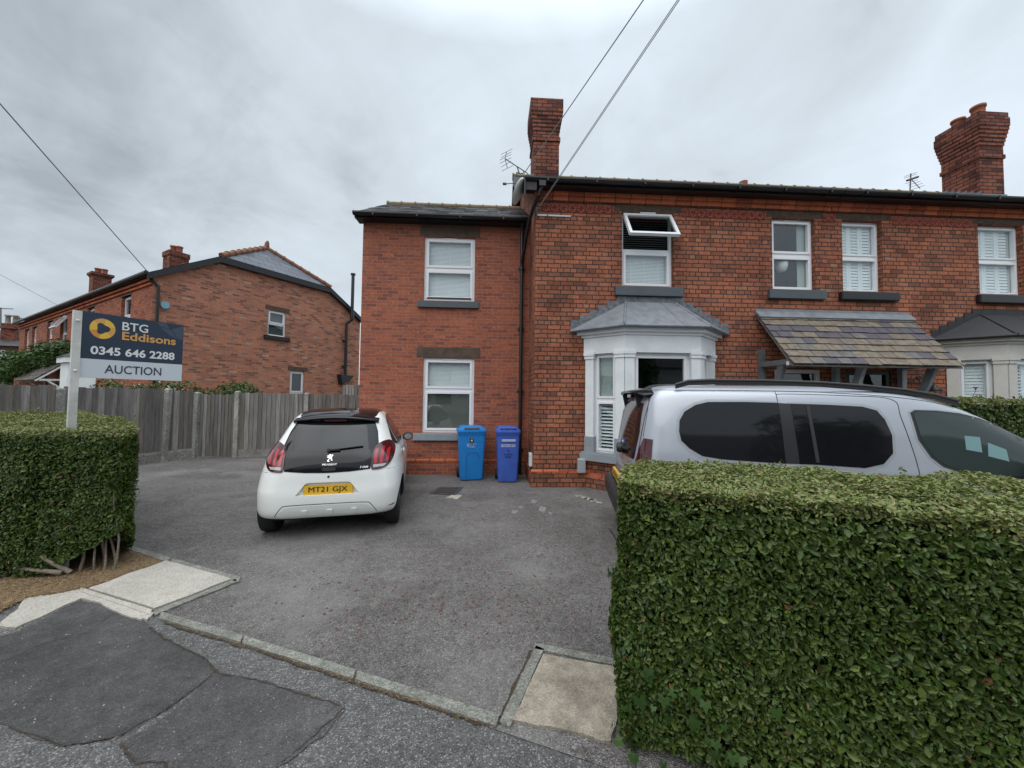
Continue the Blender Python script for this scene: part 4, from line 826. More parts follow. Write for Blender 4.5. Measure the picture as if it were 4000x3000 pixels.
b = NB(); b.prism([(-.07, 0), (.07, 0), (.05, .18), (0, .26), (-.05, .18)], lambda x, z: (3.825+x, hp-.12, rz+.04+z), lambda x, z: (3.825+x, hp+.02, rz+.04+z)); b.build('finial', M['terraridge'], n1)
b = NB()
for (xa, za, xb, zb) in ((-ov-.02, ez-.02, jx0, jz-.02), (jx0, jz-.02, jx1, jz-.02), (jx1, jz-.02, 7.65+ov+.02, ez-.02)):
    vs = [(xa, -ov-.01, za), (xb, -ov-.01, zb), (xb, -ov-.01, zb-.20), (xa, -ov-.01, za-.20)]; b.add(vs+[(x, y+.04, z) for x, y, z in vs], [(0, 1, 2, 3), (7, 6, 5, 4), (0, 4, 5, 1), (1, 5, 6, 2), (2, 6, 7, 3), (3, 7, 4, 0)])
    vs = [(xa, -ov+.03, za-.19), (xb, -ov+.03, zb-.19), (xb, .0, zb-.19), (xa, .0, za-.19)]; b.add(vs, [(0, 1, 2, 3)])
b.build('bargeboard', M['blackwood'], n1)
b = NB(); b.bar((-ov-.05, -ov, ez-.02), (-ov-.05, HL+ov, ez-.02), .06, n=10); b.box(-ov, -.001, -.1, HL, ez-.10, ez-.07); b.build('gutter', M['black'], n1)
b = NB(); b.box(-.05, 0, 0, HL, 5.03, 5.10); b.box(-.09, 0, 0, HL, 5.14, 5.22); b.build('corbel_course', M['corbel'], n1)
b = NB(); b.path([(-.12, .05, 5.3), (.12, -.06, 5.0), (.12, -.06, 0)], .04); b.build('downpipe', M['black'], n1)
b = NB(); b.prism([(.16*cos(pi/8+k*pi/4), .17*sin(pi/8+k*pi/4)) for k in range(8)], lambda x, z: (.30+x*.72, -.07, 4.45+z*.72), lambda x, z: (.30+x*.72, -.001, 4.45+z*.72)); b.build('alarm_box', mat('teal_plastic', (.17, .38, .48), .5), n1)
b = NB(); b.lathe((.2, -.03, 4.95), [(.13, 0), (.135, .01)], 14, axis='Y'); b.build('cable_coil', M['black'], n1) if False else None
b = NB(); b.path([(6.78, -.16, 2.35), (6.78, -.16, 5.02), (6.95, -.30, 5.25), (6.95, -.30, 7.35)], .072, 12); b.bar((6.95, -.30, 7.35), (6.95, -.30, 7.42), .11, .11, 12); b.bar((6.95, -.30, 5.25), (6.95, -.30, 5.6), .09, n=12)
b.prism([(6.45, 2.62), (7.15, 2.58), (6.95, 2.35), (6.55, 2.15)], lambda x, z: (x, -.30, z), lambda x, z: (x, -.002, z))
for z in (4.2, 3.0): b.box(6.66, 6.90, -.2, -.001, z, z+.03)
b.build('flue_pipe', M['black'], n1)
def nchim(x0, x1, y0, y1, zb, zt, pots, oversail=.05, lbl=None):
    b = NB(); b.box(x0, x1, y0, y1, zb, zt-.22); b.box(x0-.03, x1+.03, y0-.03, y1+.03, zt-.22, zt-.14); b.box(x0-oversail, x1+oversail, y0-oversail, y1+oversail, zt-.14, zt)
    ch = b.build('chimney', DRK if zb else GAB, n1)
    for (x, y, r, h) in pots: c = NB(); c.lathe((x, y, zt), [(r, 0), (r*.92, h*.2), (r*.92, h*.8), (r*1.1, h*.85), (r*1.1, h), (r*.8, h)], 14); c.build('chimney_pot', M['pot'], ch)
    return ch
nchim(2.3, 3.0, 6.0, 6.7, 6.2, 8.08, [(2.62, 6.52, .14, .36), (2.70, 6.18, .12, .30)], .03)
nchim(2.2, 2.95, 16.0, 16.7, 6.3, 8.62, [(2.5, 16.5, .15, .34), (2.7, 16.2, .13, .30)], .09)
# porch, bays of the neighbour
b = NB(); 
for i in range(6):
    t0, t1 = i/6, (i+1)/6; f = lambda t: (-.02-1.05*t, 3.15-1.0*t)
    (xa, za), (xb, zb) = f(t0), f(t1+.03); b.add([(xa, 7.1, za), (xa, 10.3, za), (xb, 10.3, zb+.03), (xb, 7.1, zb+.03), (xa, 7.1, za-.03), (xa, 10.3, za-.03), (xb, 10.3, zb), (xb, 7.1, zb)], [(0, 1, 2, 3), (7, 6, 5, 4), (0, 4, 5, 1), (1, 5, 6, 2), (2, 6, 7, 3), (3, 7, 4, 0)])
pc = b.build('porch_canopy', brick('porch_slates', (.16, .15, .13), (.09, .09, .085), (.03, .03, .03), .35, .2, .01, stain=.4), n1)
b = NB()
for y in (7.15, 10.2): b.beam((-.02, y, 3.05), (-1.05, y, 2.08), .06, .10, up=(0, 1, 0)); b.beam((0, y, 2.15), (-.95, y, 2.12), .07, .09, up=(0, 1, 0)); b.beam((-.02, y, 1.45), (-.75, y, 2.1), .06, .08, up=(0, 1, 0))
b.build('porch_bracket', M['cream'], pc)
b = NB(); b.prism([(4.9, 0), (5.4, -.6), (6.3, -.6), (6.8, 0)], lambda y, x: (x, y, .1), lambda y, x: (x, y, 2.75)); b.prism([(4.8, 0), (5.35, -.7), (6.35, -.7), (6.9, 0)], lambda y, x: (x, y, 2.751), lambda y, x: (x, y, 2.95)); nb_ = b.build('bay_window', M['bay_white'], n1)
b = NB(); b.add([(-.02, 4.8, 2.95), (-.75, 5.35, 2.95), (-.75, 6.35, 2.95), (-.02, 6.9, 2.95), (-.02, 5.5, 3.4), (-.02, 6.2, 3.4)], [(0, 1, 4), (1, 2, 5, 4), (2, 3, 5)]); b.build('bay_roof', M['darkroof'], nb_)
b = NB(); b.prism([(12.3, 0), (12.8, -.6), (14, -.6), (14.5, 0)], lambda y, x: (x, y, .1), lambda y, x: (x, y, 2.7)); nb_ = b.build('bay_window', OLD, n1)
b = NB(); b.add([(-.02, 12.1, 2.7), (-.8, 12.7, 2.7), (-.8, 14.1, 2.7), (-.02, 14.7, 2.7), (-.02, 13, 3.2), (-.02, 13.8, 3.2)], [(0, 1, 4), (1, 2, 5, 4), (2, 3, 5)]); b.build('bay_roof', SLATE, nb_)

# ------------------------------------------------------------ farther house at the left edge
def C3(x, d, z): a = cw(x, d); return (a[0], a[1], z)
fo = Vector(C3(-32.6, 25.3, 0)); fa = radians(25)
FX = Matrix.Translation(fo) @ Matrix.Rotation(fa, 4, 'Z'); n2 = empty('brick_house', tuple(fo), fa, label='distant pale brick house with slate roof at the left edge of the view', cat='house')
PALE = brick('pale_brown_brick', (.27, .20, .13), (.20, .14, .09), (.2, .16, .12), .24, .078, .008, stain=.2)
b = MB(); b.X = FX; b.box(-7, -.7, 0, 8, 0, 4.75); b.build('wall', PALE, n2)
b = MB(); b.X = FX; b.add([(-7.4, -.4, 4.7), (-.3, -.4, 4.7), (-.3, 8.4, 4.7), (-7.4, 8.4, 4.7), (-4.5, 4, 6.2), (-2.2, 4, 6.2)], [(0, 1, 5, 4), (1, 2, 5), (2, 3, 4, 5), (3, 0, 4), (0, 3, 2, 1)]); b.build('roof', SLATE, n2, fixn=False)
b = MB(); b.X = FX; b.box(-2.15, -1.5, 1.0, 1.6, 4.8, 6.0); b.box(-2.25, -1.4, .9, 1.7, 6.0, 6.12); b.box(-2.18, -1.47, .97, 1.63, 6.12, 6.35); ch = b.build('chimney', DRK, n2)
for x in (-2.0, -1.65): b = MB(); b.X = FX; b.lathe((x, 1.3, 6.35), [(.15, 0), (.13, .08), (.11, .5), (.16, .53), (.16, .62), (.10, .64)], 12); b.build('chimney_pot', mat('buff_pot', (.30, .26, .22), .8, var=.3), ch)
wn = window(n2, fo, FX.to_3x3() @ Vector((1, 0, 0)), FX.to_3x3() @ Vector((0, -1, 0)), -1.58, -1.28, 3.35, 4.42, inset=-.06, blind='roller', vent=False, depth=.1)

# ------------------------------------------------------------ fence
WOOD = []
for i, c in enumerate([(.235, .222, .208), (.16, .152, .143), (.32, .305, .285), (.20, .18, .155)]):
    m = mat('weathered_fence_board_%s' % 'abcd'[i], c, .9, var=.45, vscale=3, bump=.5, bscale=30); t = m.node_tree
    n = [x for x in t.nodes if x.type == 'TEX_NOISE'][0]; mp = t.nodes.new('ShaderNodeMapping'); mp.inputs['Scale'].default_value = (9, 9, .7); t.links.new(t.nodes['Texture Coordinate'].outputs['Object'], mp.inputs[0]); t.links.new(mp.outputs[0], n.inputs[0]); WOOD.append(m)
POST = speckle('concrete_fence_post', (.37, .36, .33), (.12, .12, .11), (.36, .36, .33), 90, 3, .4, .6, (.7, 1.15))
fence = empty('board_fence', tuple((*cw(-8.4, 9.1), 0)), label='weathered grey feather-edge fence with concrete posts along the left of the drive', cat='fence')
FP = [cw(-9.6, 3.6), cw(-9.25, 5.45), cw(-8.85, 7.25), cw(-8.42, 9.02), cw(-8.15, 9.57), cw(-7.24, 9.80), cw(-5.66, 10.25), cw(-3.95, 10.7), cw(-2.4, 11.1)]
tops = [1.80, 1.78, 1.76, 1.73, 1.70, 1.69, 1.68, 1.66]
def post(i, h, lean=(0, 0), w=.055):
    x, y = FP[i]; b = MB(); b.X = Matrix.Translation((x, y, 0)) @ Matrix.Rotation(lean[0], 4, 'Y')
    b.box(-w, w, -w, w, -.05, h-.03); b.add([(-w, -w, h-.03), (w, -w, h-.03), (w, w, h-.03), (-w, w, h-.03), (-w*.5, -w*.5, h), (w*.5, -w*.5, h), (w*.5, w*.5, h), (-w*.5, w*.5, h)], [(4, 5, 6, 7), (0, 1, 5, 4), (1, 2, 6, 5), (2, 3, 7, 6), (3, 0, 4, 7)]); b.build('post', POST, fence)
for i, (h, l) in enumerate([(1.75, 0), (1.75, 0), (1.74, 0), (1.78, .035), (1.70, .02), (1.74, 0), (1.72, 0), (1.7, 0), (1.7, 0)]): post(i, h, (l, 0))
rr = random.Random(4)
def panel(p0, p1, ztop, z0, parent, name='fence_panel', gb=True, bw=.10, dark=False, seed=0):
    r = random.Random(seed); p0 = Vector(p0); p1 = Vector(p1); d = (p1-p0); Ln = d.length; d /= Ln; nn = Vector((d.y, -d.x)); 
    if nn.dot(-p0) < 0: nn = -nn
    b = MB(); u = .06; O = Vector((p0.x, p0.y, 0)); U = Vector((d.x, d.y, 0)); NN = Vector((nn.x, nn.y, 0))
    while u < Ln-.06:
        e = min(u+bw*r.uniform(.9, 1.1), Ln-.06); off = .004; zt = ztop+r.uniform(-.02, .012)
        P = lambda a, z, n: tuple(O+U*a+Vector((0, 0, z))+NN*n)
        vs = [P(u, z0, off), P(e, z0, off+.013), P(e, z0, 0), P(u, z0, -.006), P(u, zt, off), P(e, zt, off+.013), P(e, zt, 0), P(u, zt, -.006)]
        b.add(vs, [(0, 3, 2, 1), (4, 5, 6, 7), (0, 1, 5, 4), (1, 2, 6, 5), (2, 3, 7, 6), (3, 0, 4, 7)], r.choice([0, 0, 1, 1, 2, 3])); u = e+.002
    o = b.build(name, WOOD, parent)
    c = MB(); 
    for z in (z0+.15, (z0+ztop)/2, ztop-.2): c.fbox(O, U, NN, .05, Ln-.05, z, z+.06, -.05, -.01)
    c.build('rail', WOOD[0], o)
    if gb:
        g = MB(); g.fbox(O, U, NN, .05, Ln-.05, -.02, z0-.004, -.03, .02)
        for z in (.07, .13, .19):
            if z < z0: g.fbox(O, U, NN, .06, Ln-.06, z, z+.012, .02, .028)
        g.build('gravel_board', POST, parent)
    return o
for i in range(8):
    if i == 4: continue
    panel(FP[i], FP[i+1], tops[i], .26 if i < 4 else .20, fence, seed=i)
gate = empty('fence_gate', (*FP[4], 0), label='narrow dark board gate set between two concrete fence posts', cat='gate')
for m_ in (0,): panel(Vector(FP[4])+(Vector(FP[5])-Vector(FP[4]))*.04, Vector(FP[4])+(Vector(FP[5])-Vector(FP[4]))*.97, 1.64, .04, gate, 'gate_boards', False, .075, seed=33)
bf = empty('board_fence', (*cw(-4.5, 13.2), 0), label='short darker garden fence behind the main fence, beside the neighbouring gable', cat='fence')
panel(cw(-6.0, 13.0), cw(-5.0, 13.1), 2.02, .1, bf, seed=51); panel(cw(-5.0, 13.1), cw(-3.0, 13.3), 1.88, .1, bf, seed=52)
# ------------------------------------------------------------ vehicles
def pchip(xs, ys):
    xs = np.array(xs, float); ys = np.array(ys, float); h = np.diff(xs); d = np.diff(ys)/h; m = np.zeros(len(xs)); m[0] = d[0]; m[-1] = d[-1]
    for i in range(1, len(xs)-1):
        if d[i-1]*d[i] > 0: w1 = 2*h[i]+h[i-1]; w2 = h[i]+2*h[i-1]; m[i] = (w1+w2)/(w1/d[i-1]+w2/d[i])
    def f(x):
        i = int(np.clip(np.searchsorted(xs, x)-1, 0, len(xs)-2)); t = (x-xs[i])/h[i]
        return ys[i]*(1+2*t)*(1-t)**2+m[i]*h[i]*t*(1-t)**2+ys[i+1]*t*t*(3-2*t)+m[i+1]*h[i]*t*t*(t-1)
    return f
def hull(prof, nx, ny, nz=56, na=144, nlow=None):
    """prof rows: z, half width, rear y, front y"""
    z = [p[0] for p in prof]; fw, fr, ff = (pchip(z, [p[k] for p in prof]) for k in (1, 2, 3)); b = MB(); vs = []
    zs = sorted(set(list(np.linspace(z[0], z[-1], nz))+list(np.linspace(z[-3], z[-1], 14))))
    for zz_ in zs:
        w_, a, c = fw(zz_), fr(zz_), ff(zz_); cy = (a+c)/2; Ly = (c-a)/2
        ex = nx if nlow is None else nlow+(nx-nlow)*min(1, max(0, (zz_-.55)/.45)); ey = ny if nlow is None else ny+2.5*(1-min(1, max(0, (zz_-.55)/.45)))
        for k in range(na):
            t = 2*pi*k/na; cx, sx = cos(t), sin(t); vs.append((w_*math.copysign(abs(cx)**(2/ex), cx), cy+Ly*math.copysign(abs(sx)**(2/ey), sx), zz_))
    n = len(zs); b.add(vs, [(j*na+i, j*na+(i+1) % na, (j+1)*na+(i+1) % na, (j+1)*na+i) for j in range(n-1) for i in range(na)], 0, True)
    b.add(vs[:na], [tuple(range(na-1, -1, -1))]); b.add(vs[-na:], [tuple(range(na))], 0, True)
    # weld
    return b
def weld(o, d=.0004):
    bm = bmesh.new(); bm.from_mesh(o.data); bmesh.ops.remove_doubles(bm, verts=bm.verts, dist=d); bmesh.ops.recalc_face_normals(bm, faces=bm.faces); bm.to_mesh(o.data); bm.free()
def cut(o, cutters):
    for c in cutters:
        m = o.modifiers.new('c', 'BOOLEAN'); m.operation = 'DIFFERENCE'; m.object = c; m.solver = 'EXACT'; m.material_mode = 'TRANSFER' if hasattr(m, 'material_mode') else m.material_mode
    dg = bpy.context.evaluated_depsgraph_get(); me = bpy.data.meshes.new_from_object(o.evaluated_get(dg)); me.name = o.name
    o.modifiers.clear(); o.data = me
    for c in cutters: bpy.data.objects.remove(c)
def bvh_of(o):
    bm = bmesh.new(); bm.from_mesh(o.data); t = BVHTree.FromBMesh(bm); bm.free(); return t
class Skin:
    """lays panels, seams and strips onto a body surface; O,U,V span the drawing plane, D looks at the body"""
    def __init__(s, bvh, O, U, V, D): s.t = bvh; s.O, s.U, s.V, s.D = Vector(O), Vector(U).normalized(), Vector(V).normalized(), Vector(D).normalized()
    def hit(s, a, b, off=0):
        o = s.O+s.U*a+s.V*b; h = s.t.ray_cast(o, s.D)
        if h[0] is None:
            h = s.t.find_nearest(o+s.D*3.0*0+s.D*2); 
            return h[0]+h[1]*off if h[0] else None
        n = h[1] if h[1].dot(s.D) < 0 else -h[1]; return h[0]+n*off
    def panel(s, name, poly, m, parent, off=.004, step=.03, smooth=True, skirt=.012, curve=True):
        pts = []; P = [Vector(p) for p in poly]; n = len(P)
        if curve:
            for i in range(n):
                p0, p1, p2, p3 = P[i-1], P[i], P[(i+1) % n], P[(i+2) % n]; k = max(2, int((p2-p1).length/step))
                for j in range(k): t = j/k; pts.append(.5*((2*p1)+(p2-p0)*t+(2*p0-5*p1+4*p2-p3)*t*t+(3*p1-p0-3*p2+p3)*t**3))
        else:
            for i in range(n):
                p1, p2 = P[i], P[(i+1) % n]; k = max(2, int((p2-p1).length/step)); pts += [p1+(p2-p1)*(j/k) for j in range(k)]
        nb = len(pts); xs = [p.x for p in pts]; ys = [p.y for p in pts]; ins = []
        def inside(x, y):
            c = False
            for i in range(nb):
                a, b = pts[i], pts[i-1]
                if (a.y > y) != (b.y > y) and x < (b.x-a.x)*(y-a.y)/(b.y-a.y)+a.x: c = not c
            return c
        x = min(xs)+step/2
        while x < max(xs):
            y = min(ys)+step/2
            while y < max(ys):
                if inside(x, y) and min((Vector((x, y))-p).length for p in pts) > step*.5: ins.append(Vector((x, y)))
                y += step
            x += step
        vv, ee, ff, _, _, _ = delaunay_2d_cdt(pts+ins, [], [list(range(nb))], 1, 1e-5)
        V3 = [s.hit(v.x, v.y, off) for v in vv]; b = MB(); b.add([tuple(v) for v in V3], [tuple(f) for f in ff], 0, smooth)
        edge = {}
        for f in ff:
            for i in range(len(f)): e = (f[i], f[(i+1) % len(f)]); edge[e] = 1
        base = [s.hit(v.x, v.y, off-skirt) for v in vv]
        for (i, j) in list(edge):
            if (j, i) not in edge: b.add([tuple(V3[i]), tuple(V3[j]), tuple(base[j]), tuple(base[i])], [(0, 1, 2, 3)])
        o = b.build(name, m, parent, local=True, fixn=False)
        bm = bmesh.new(); bm.from_mesh(o.data); bmesh.ops.remove_doubles(bm, verts=bm.verts, dist=.0002)
        bm.normal_update(); tot = sum((f.normal for f in bm.faces), Vector((0, 0, 0)))
        if tot.dot(s.D) > 0: bmesh.ops.reverse_faces(bm, faces=bm.faces)
        bm.to_mesh(o.data); bm.free(); o.data.set_sharp_from_angle(angle=radians(40)); return o
    def line(s, pts, r=.004, off=.001, step=.03, closed=False):
        o = []; P = [Vector(p) for p in pts]; n = len(P)
        for i in range(n-1):
            p0, p1, p2, p3 = P[max(i-1, 0)], P[i], P[i+1], P[min(i+2, n-1)]; k = max(2, int((p2-p1).length/step))
            for j in range(k): t = j/k; q = .5*((2*p1)+(p2-p0)*t+(2*p0-5*p1+4*p2-p3)*t*t+(3*p1-p0-3*p2+p3)*t**3); o.append(s.hit(q.x, q.y, off))
        o.append(s.hit(P[-1].x, P[-1].y, off)); return [tuple(q) for q in o if q]
PAINTW = mat('white_car_paint', (.84, .85, .83), .33, coat=.7, var=.05, vscale=2)
PAINTS = mat('silver_car_paint', (.40, .425, .475), .32, metal=.35, coat=.8)
PILL = mat('satin_black_pillar', (.020, .020, .023), .3)
BGLOSS = mat('black_gloss_panel', (.006, .006, .008), .10, spec=.4)
TINT = mat('tinted_car_glass', (.008, .008, .010), .05, spec=.4)
TINTG = mat('front_side_glass', (.028, .040, .038), .06, spec=.55)
TRIM = mat('black_car_trim', (.018, .018, .02), .5)
UNDER = mat('underbody', (.01, .01, .01), .9)
REDD = mat('dark_red_lens', (.055, .005, .009), .15, coat=.8)
REDB = mat('bright_red_lens', (.36, .012, .022), .2, coat=.8)
CLEAR = mat('clear_lens', (.5, .5, .5), .2, coat=.6, var=.4, vscale=60)
CHROME = mat('chrome', (.75, .76, .78), .2, metal=1)
YEL = mat('yellow_plate', (.72, .42, .03), .4)
INK = mat('black_ink', (.012, .012, .012), .5)
WINK = mat('white_ink', (.72, .73, .74), .5)
RIM = mat('alloy_rim', (.35, .36, .38), .35, metal=.8)
def wheel(parent, x, y, r, w, side):
    b = MB(); x0 = x; h = w/2
    b.lathe((x, y, r), [(r*.62, -h*.8), (r*.9, -h), (r*.98, -h*.85), (r, -h*.5), (r, h*.5), (r*.98, h*.85), (r*.9, h), (r*.62, h*.8)], 36, axis='X')
    o = b.build('wheel', M['rubber'], parent, local=True)
    b = MB(); s = side; b.lathe((x, y, r), [(r*.62, s*h*.86), (r*.60, s*h*.55), (r*.2, s*h*.4), (.02, s*h*.45)] if s > 0 else [(.02, s*h*.45), (r*.2, s*h*.4), (r*.60, s*h*.55), (r*.62, s*h*.86)], 30, axis='X')
    for k in range(5):
        a = 2*pi*k/5; b.beam((x+s*h*.75, y+r*.1*cos(a), r+r*.1*sin(a)), (x+s*h*.72, y+r*.6*cos(a), r+r*.6*sin(a)), r*.16, .03, up=(1, 0, 0))
    b.build('rim', RIM, o, local=True); return o
# ---- white hatchback, tail towards the camera
ct = radians(11.5); CO = Vector((-2.006, 4.87, 0))+Vector((cos(ct), sin(ct), 0))*.03
car = empty('parked_car', tuple(CO), ct, label='white small hatchback with black roof and tailgate, yellow rear plate, parked on the drive', cat='car')
prof = [(.245, .785, -.425, 2.76), (.275, .812, -.462, 2.86), (.36, .824, -.492, 2.92), (.50, .825, -.505, 2.95), (.64, .822, -.495, 2.93), (.74, .812, -.490, 2.84), (.82, .795, -.478, 2.62), (.88, .785, -.46, 2.35), (.94, .765, -.432, 2.12), (1.0, .735, -.39, 1.98), (1.08, .69, -.325, 1.82), (1.18, .64, -.235, 1.62), (1.28, .59, -.14, 1.42), (1.36, .545, -.03, 1.22), (1.41, .50, .10, 1.08), (1.44, .45, .25, .98), (1.458, .38, .42, .88), (1.465, .25, .58, .76)]
hb = hull(prof, 3.0, 6.0, nlow=6.5); body = hb.build('body', [PAINTW, UNDER], car, local=True); weld(body)
cutters = []
for (y, s) in ((0, 1), (0, -1), (2.34, 1), (2.34, -1)):
    c = MB(); c.bar((s*.60, y, .29), (s*1.0, y, .29), .335, .335, 40, mi=0, smooth=False); cutters.append(c.build('cutter', UNDER, car, local=True))
c = MB(); f0 = [(-.345, .505), (-.245, .648), (-.215, .662), (.235, .662), (.265, .648), (.365, .505)]
c.prism(f0, lambda x, z: (x*1.04, -.70, z), lambda x, z: (x*.93+.0, -.462, .585+(z-.585)*.86)); cutters.append(c.build('cutter', PAINTW, car, local=True))
t0 = bvh_of(body); cut(body, cutters)
for p in body.data.polygons: p.use_smooth = True
try: body.data.set_sharp_from_angle(angle=radians(35))
except Exception: pass
R = Skin(t0, (0, -2, 0), (1, 0, 0), (0, 0, 1), (0, 1, 0)); SR = Skin(t0, (2, 0, 0), (0, 1, 0), (0, 0, 1), (-1, 0, 0)); SL_ = Skin(t0, (-2, 0, 0), (0, 1, 0), (0, 0, 1), (1, 0, 0)); T_ = Skin(t0, (0, 0, 3), (1, 0, 0), (0, 1, 0), (0, 0, -1)); FR = Skin(t0, (0, 5, 0), (1, 0, 0), (0, 0, 1), (0, -1, 0))
tg = R.panel('tailgate_glass', [(-.455, 1.315), (0, 1.335), (.455, 1.315), (.50, 1.20), (.525, 1.06), (.47, .93), (.455, .785), (.23, .765), (0, .758), (-.23, .765), (-.455, .785), (-.47, .93), (-.525, 1.06), (-.50, 1.20)], BGLOSS, car, off=.004, curve=False)
# glass proper, a shade lighter above the badge
R.panel('rear_pane', [(-.445, 1.29), (0, 1.305), (.445, 1.29), (.49, 1.16), (.50, 1.06), (.45, 1.0), (0, .985), (-.45, 1.0), (-.50, 1.06), (-.49, 1.16)], TINT, tg, off=.0055, curve=False)
roof = T_.panel('roof_panel', [(-.40, .02), (0, -.03), (.40, .02), (.47, .3), (.47, .9), (.36, 1.12), (0, 1.2), (-.36, 1.12), (-.47, .9), (-.47, .3)], BGLOSS, car, off=.004, step=.05)
b = MB(); st_ = []
for k in range(25):
    x = -.50+k*1.0/24; q = (x/.5)**2; zt_ = 1.402-.050*q; dy = .085*q*q+.03*q; st_.append([(x, .22+dy, min(1.43, zt_+.035)), (x, .02+dy, zt_+.012), (x, -.135+dy, zt_-.018), (x, -.150+dy, zt_-.032), (x, -.140+dy, zt_-.048), (x, -.02+dy, zt_-.072), (x, .20+dy, zt_-.05)])
vs = [p for s in st_ for p in s]; k_ = 7
b.add(vs, [(i*k_+j, i*k_+(j+1) % k_, (i+1)*k_+(j+1) % k_, (i+1)*k_+j) for i in range(24) for j in range(k_)], 0, True); b.add(st_[0], [tuple(range(k_))]); b.add(st_[-1], [tuple(range(k_))])
spo = b.build('spoiler', BGLOSS, car, local=True)
b = MB(); b.prism([(-.135, 1.372), (.135, 1.372), (.125, 1.345), (-.125, 1.345)], lambda x, z: (x, -.133, z-.02), lambda x, z: (x, -.02, z-.02)); b.build('brake_light', REDD, spo, local=True)
def lamp(sk, mirror=1):
    f = lambda pts: [(mirror*x, z) for x, z in pts]
    o = sk.panel('tail_lamp', f([(.50, .775), (.615, .790), (.685, .865), (.712, .96), (.690, 1.035), (.63, 1.082), (.555, 1.07), (.497, 1.03), (.470, .94), (.462, .80)]), REDD, car, off=.012, step=.02, skirt=.02)
    for (x0, x1, z0, z1, tilt) in ((.490, .522, .845, 1.00, .0), (.551, .583, .845, 1.02, .005), (.612, .642, .86, 1.0, .01)):
        sk.panel('lens_claw', f([(x0, z0), (x1, z0), (x1+tilt, (z0+z1)/2), (x1+.004+tilt, z1-.02), (x0+.03+tilt, z1), (x0+.004+tilt, z1-.02), (x0+tilt, (z0+z1)/2)]), REDB, o, off=.0155, step=.02)
    sk.panel('reversing_lens', f([(.485, .798), (.60, .803), (.625, .83), (.485, .83)]), CLEAR, o, off=.0155, step=.02, curve=False)
lamp(R, 1); lamp(R, -1)
# seams and lower insert
def seam(sk, pts, r_, off=0): b = MB(); b.path(sk.line(pts, off=off), r_, 5); b.build('panel_seam', INK, car, local=True)
seam(R, [(-.54, .285), (-.47, .385), (-.40, .408), (0, .412), (.40, .408), (.47, .385), (.54, .285)], .0045, -.001)
for q in (1, -1):
    seam(R, [(q*.80, .765), (q*.72, .765), (q*.64, .770)], .0025)
for s in (SR, SL_): seam(s, [(.55, .30), (.50, .6), (.45, .95), (.50, 1.1)], .003); seam(s, [(1.45, .30), (1.47, .6), (1.45, .98)], .003)
ins_ = R.panel('bumper_insert', [(-.50, .315), (-.44, .375), (-.38, .393), (0, .397), (.38, .393), (.44, .375), (.50, .315), (.30, .285), (0, .280), (-.30, .285)], mat('white_bumper_insert', (.66, .67, .66), .5), car, off=.002, curve=False)
for x in (-.235, .03, .29): R.panel('insert_rib', [(x-.035, .285), (x-.028, .345), (x+.028, .345), (x+.035, .285)], ins_.data.materials[0], ins_, off=.012, step=.02, curve=False, skirt=.02)
for x in (-.70, .70): R.panel('bumper_scuff', [(x-.04, .335), (x, .343), (x+.03, .350), (x+.035, .338), (x, .330)], mat('grey_scuff', (.12, .11, .10), .8), car, off=.0015, step=.02, skirt=.003) if x > 0 else None
# plate
b = MB(); b.prism([(-.26, -.0555), (.26, -.0555), (.26, .0555), (-.26, .0555)], lambda x, z: (x+.012, -.488, z+.565), lambda x, z: (x+.012, -.460, z+.565)); pl = b.build('number_plate', YEL, car, local=True, bevel=.004)
text_on('plate_lettering', 'MT21 GJX', INK, pl, (-.195, -.488, .526), (1, 0, 0), (0, 0, 1), .410, .078, bold=.017, lift=.0015)
b = MB(); b.box(-.21, .20, -.487, -.465, .495, .508); b.build('plate_holder', TRIM, pl, local=True)
text_on('dealer_lettering', 'www.motors.co.uk', WINK, pl, (-.09, -.487, .498), (1, 0, 0), (0, 0, 1), .17, .007, lift=.001) if False else None
for x in (-.24, .262): b = MB(); b.bar((x+.0, -.492, .565), (x, -.487, .565), .006, n=8); b.build('plate_screw', YEL, pl, local=True)
b = MB(); b.bar((.01, -.495, .715), (.01, -.44, .715), .013, n=14); b.build('tailgate_lock', INK, car, local=True)
# wiper, emblem, names
b = MB(); wp_ = R.line([(-.01, .998), (.12, 1.010), (.25, 1.022), (.355, 1.030)], off=.022); b.path(wp_, .009, 6); b.path([tuple(Vector(p)-Vector((0, -.012, .006))) for p in wp_[2:]], .006, 6); h = R.hit(-.01, .995, .012); b.bar(tuple(h), tuple(h+Vector((0, -.02, .006))), .026, .018, 12); h2_ = R.hit(.11, 1.0, .02); b.beam(tuple(R.hit(-.01, .995, .02)), tuple(h2_), .035, .016)
b.build('rear_wiper', TRIM, car, local=True)
def onrear(z): a = R.hit(0, z, .0075); c = R.hit(0, z+.05, .0075); return a, (c-a).normalized()
a, vdir = onrear(.90)
lion = [(.018, .0), (.030, .0), (.034, .006), (.028, .010), (.024, .024), (.040, .046), (.048, .030), (.044, .022), (.052, .016), (.060, .010), (.066, .014), (.060, .020), (.060, .034), (.054, .052), (.050, .062), (.058, .066), (.066, .078), (.064, .090), (.056, .096), (.050, .090), (.056, .086), (.056, .078), (.048, .074), (.044, .080), (.046, .090), (.038, .096), (.028, .094), (.018, .088), (.020, .082), (.010, .078), (.000, .080), (.002, .072), (.014, .070), (.020, .066), (.012, .062), (.002, .060), (.004, .052), (.016, .054), (.026, .050), (.026, .040), (.014, .022), (.008, .010), (.010, .004)]
poly_on('lion_emblem', [((x-.034), y*.9) for x, y in lion], CHROME, car, a+Vector((.012, -.004, 0))-vdir*.022, (1, 0, 0), vdir, .004)
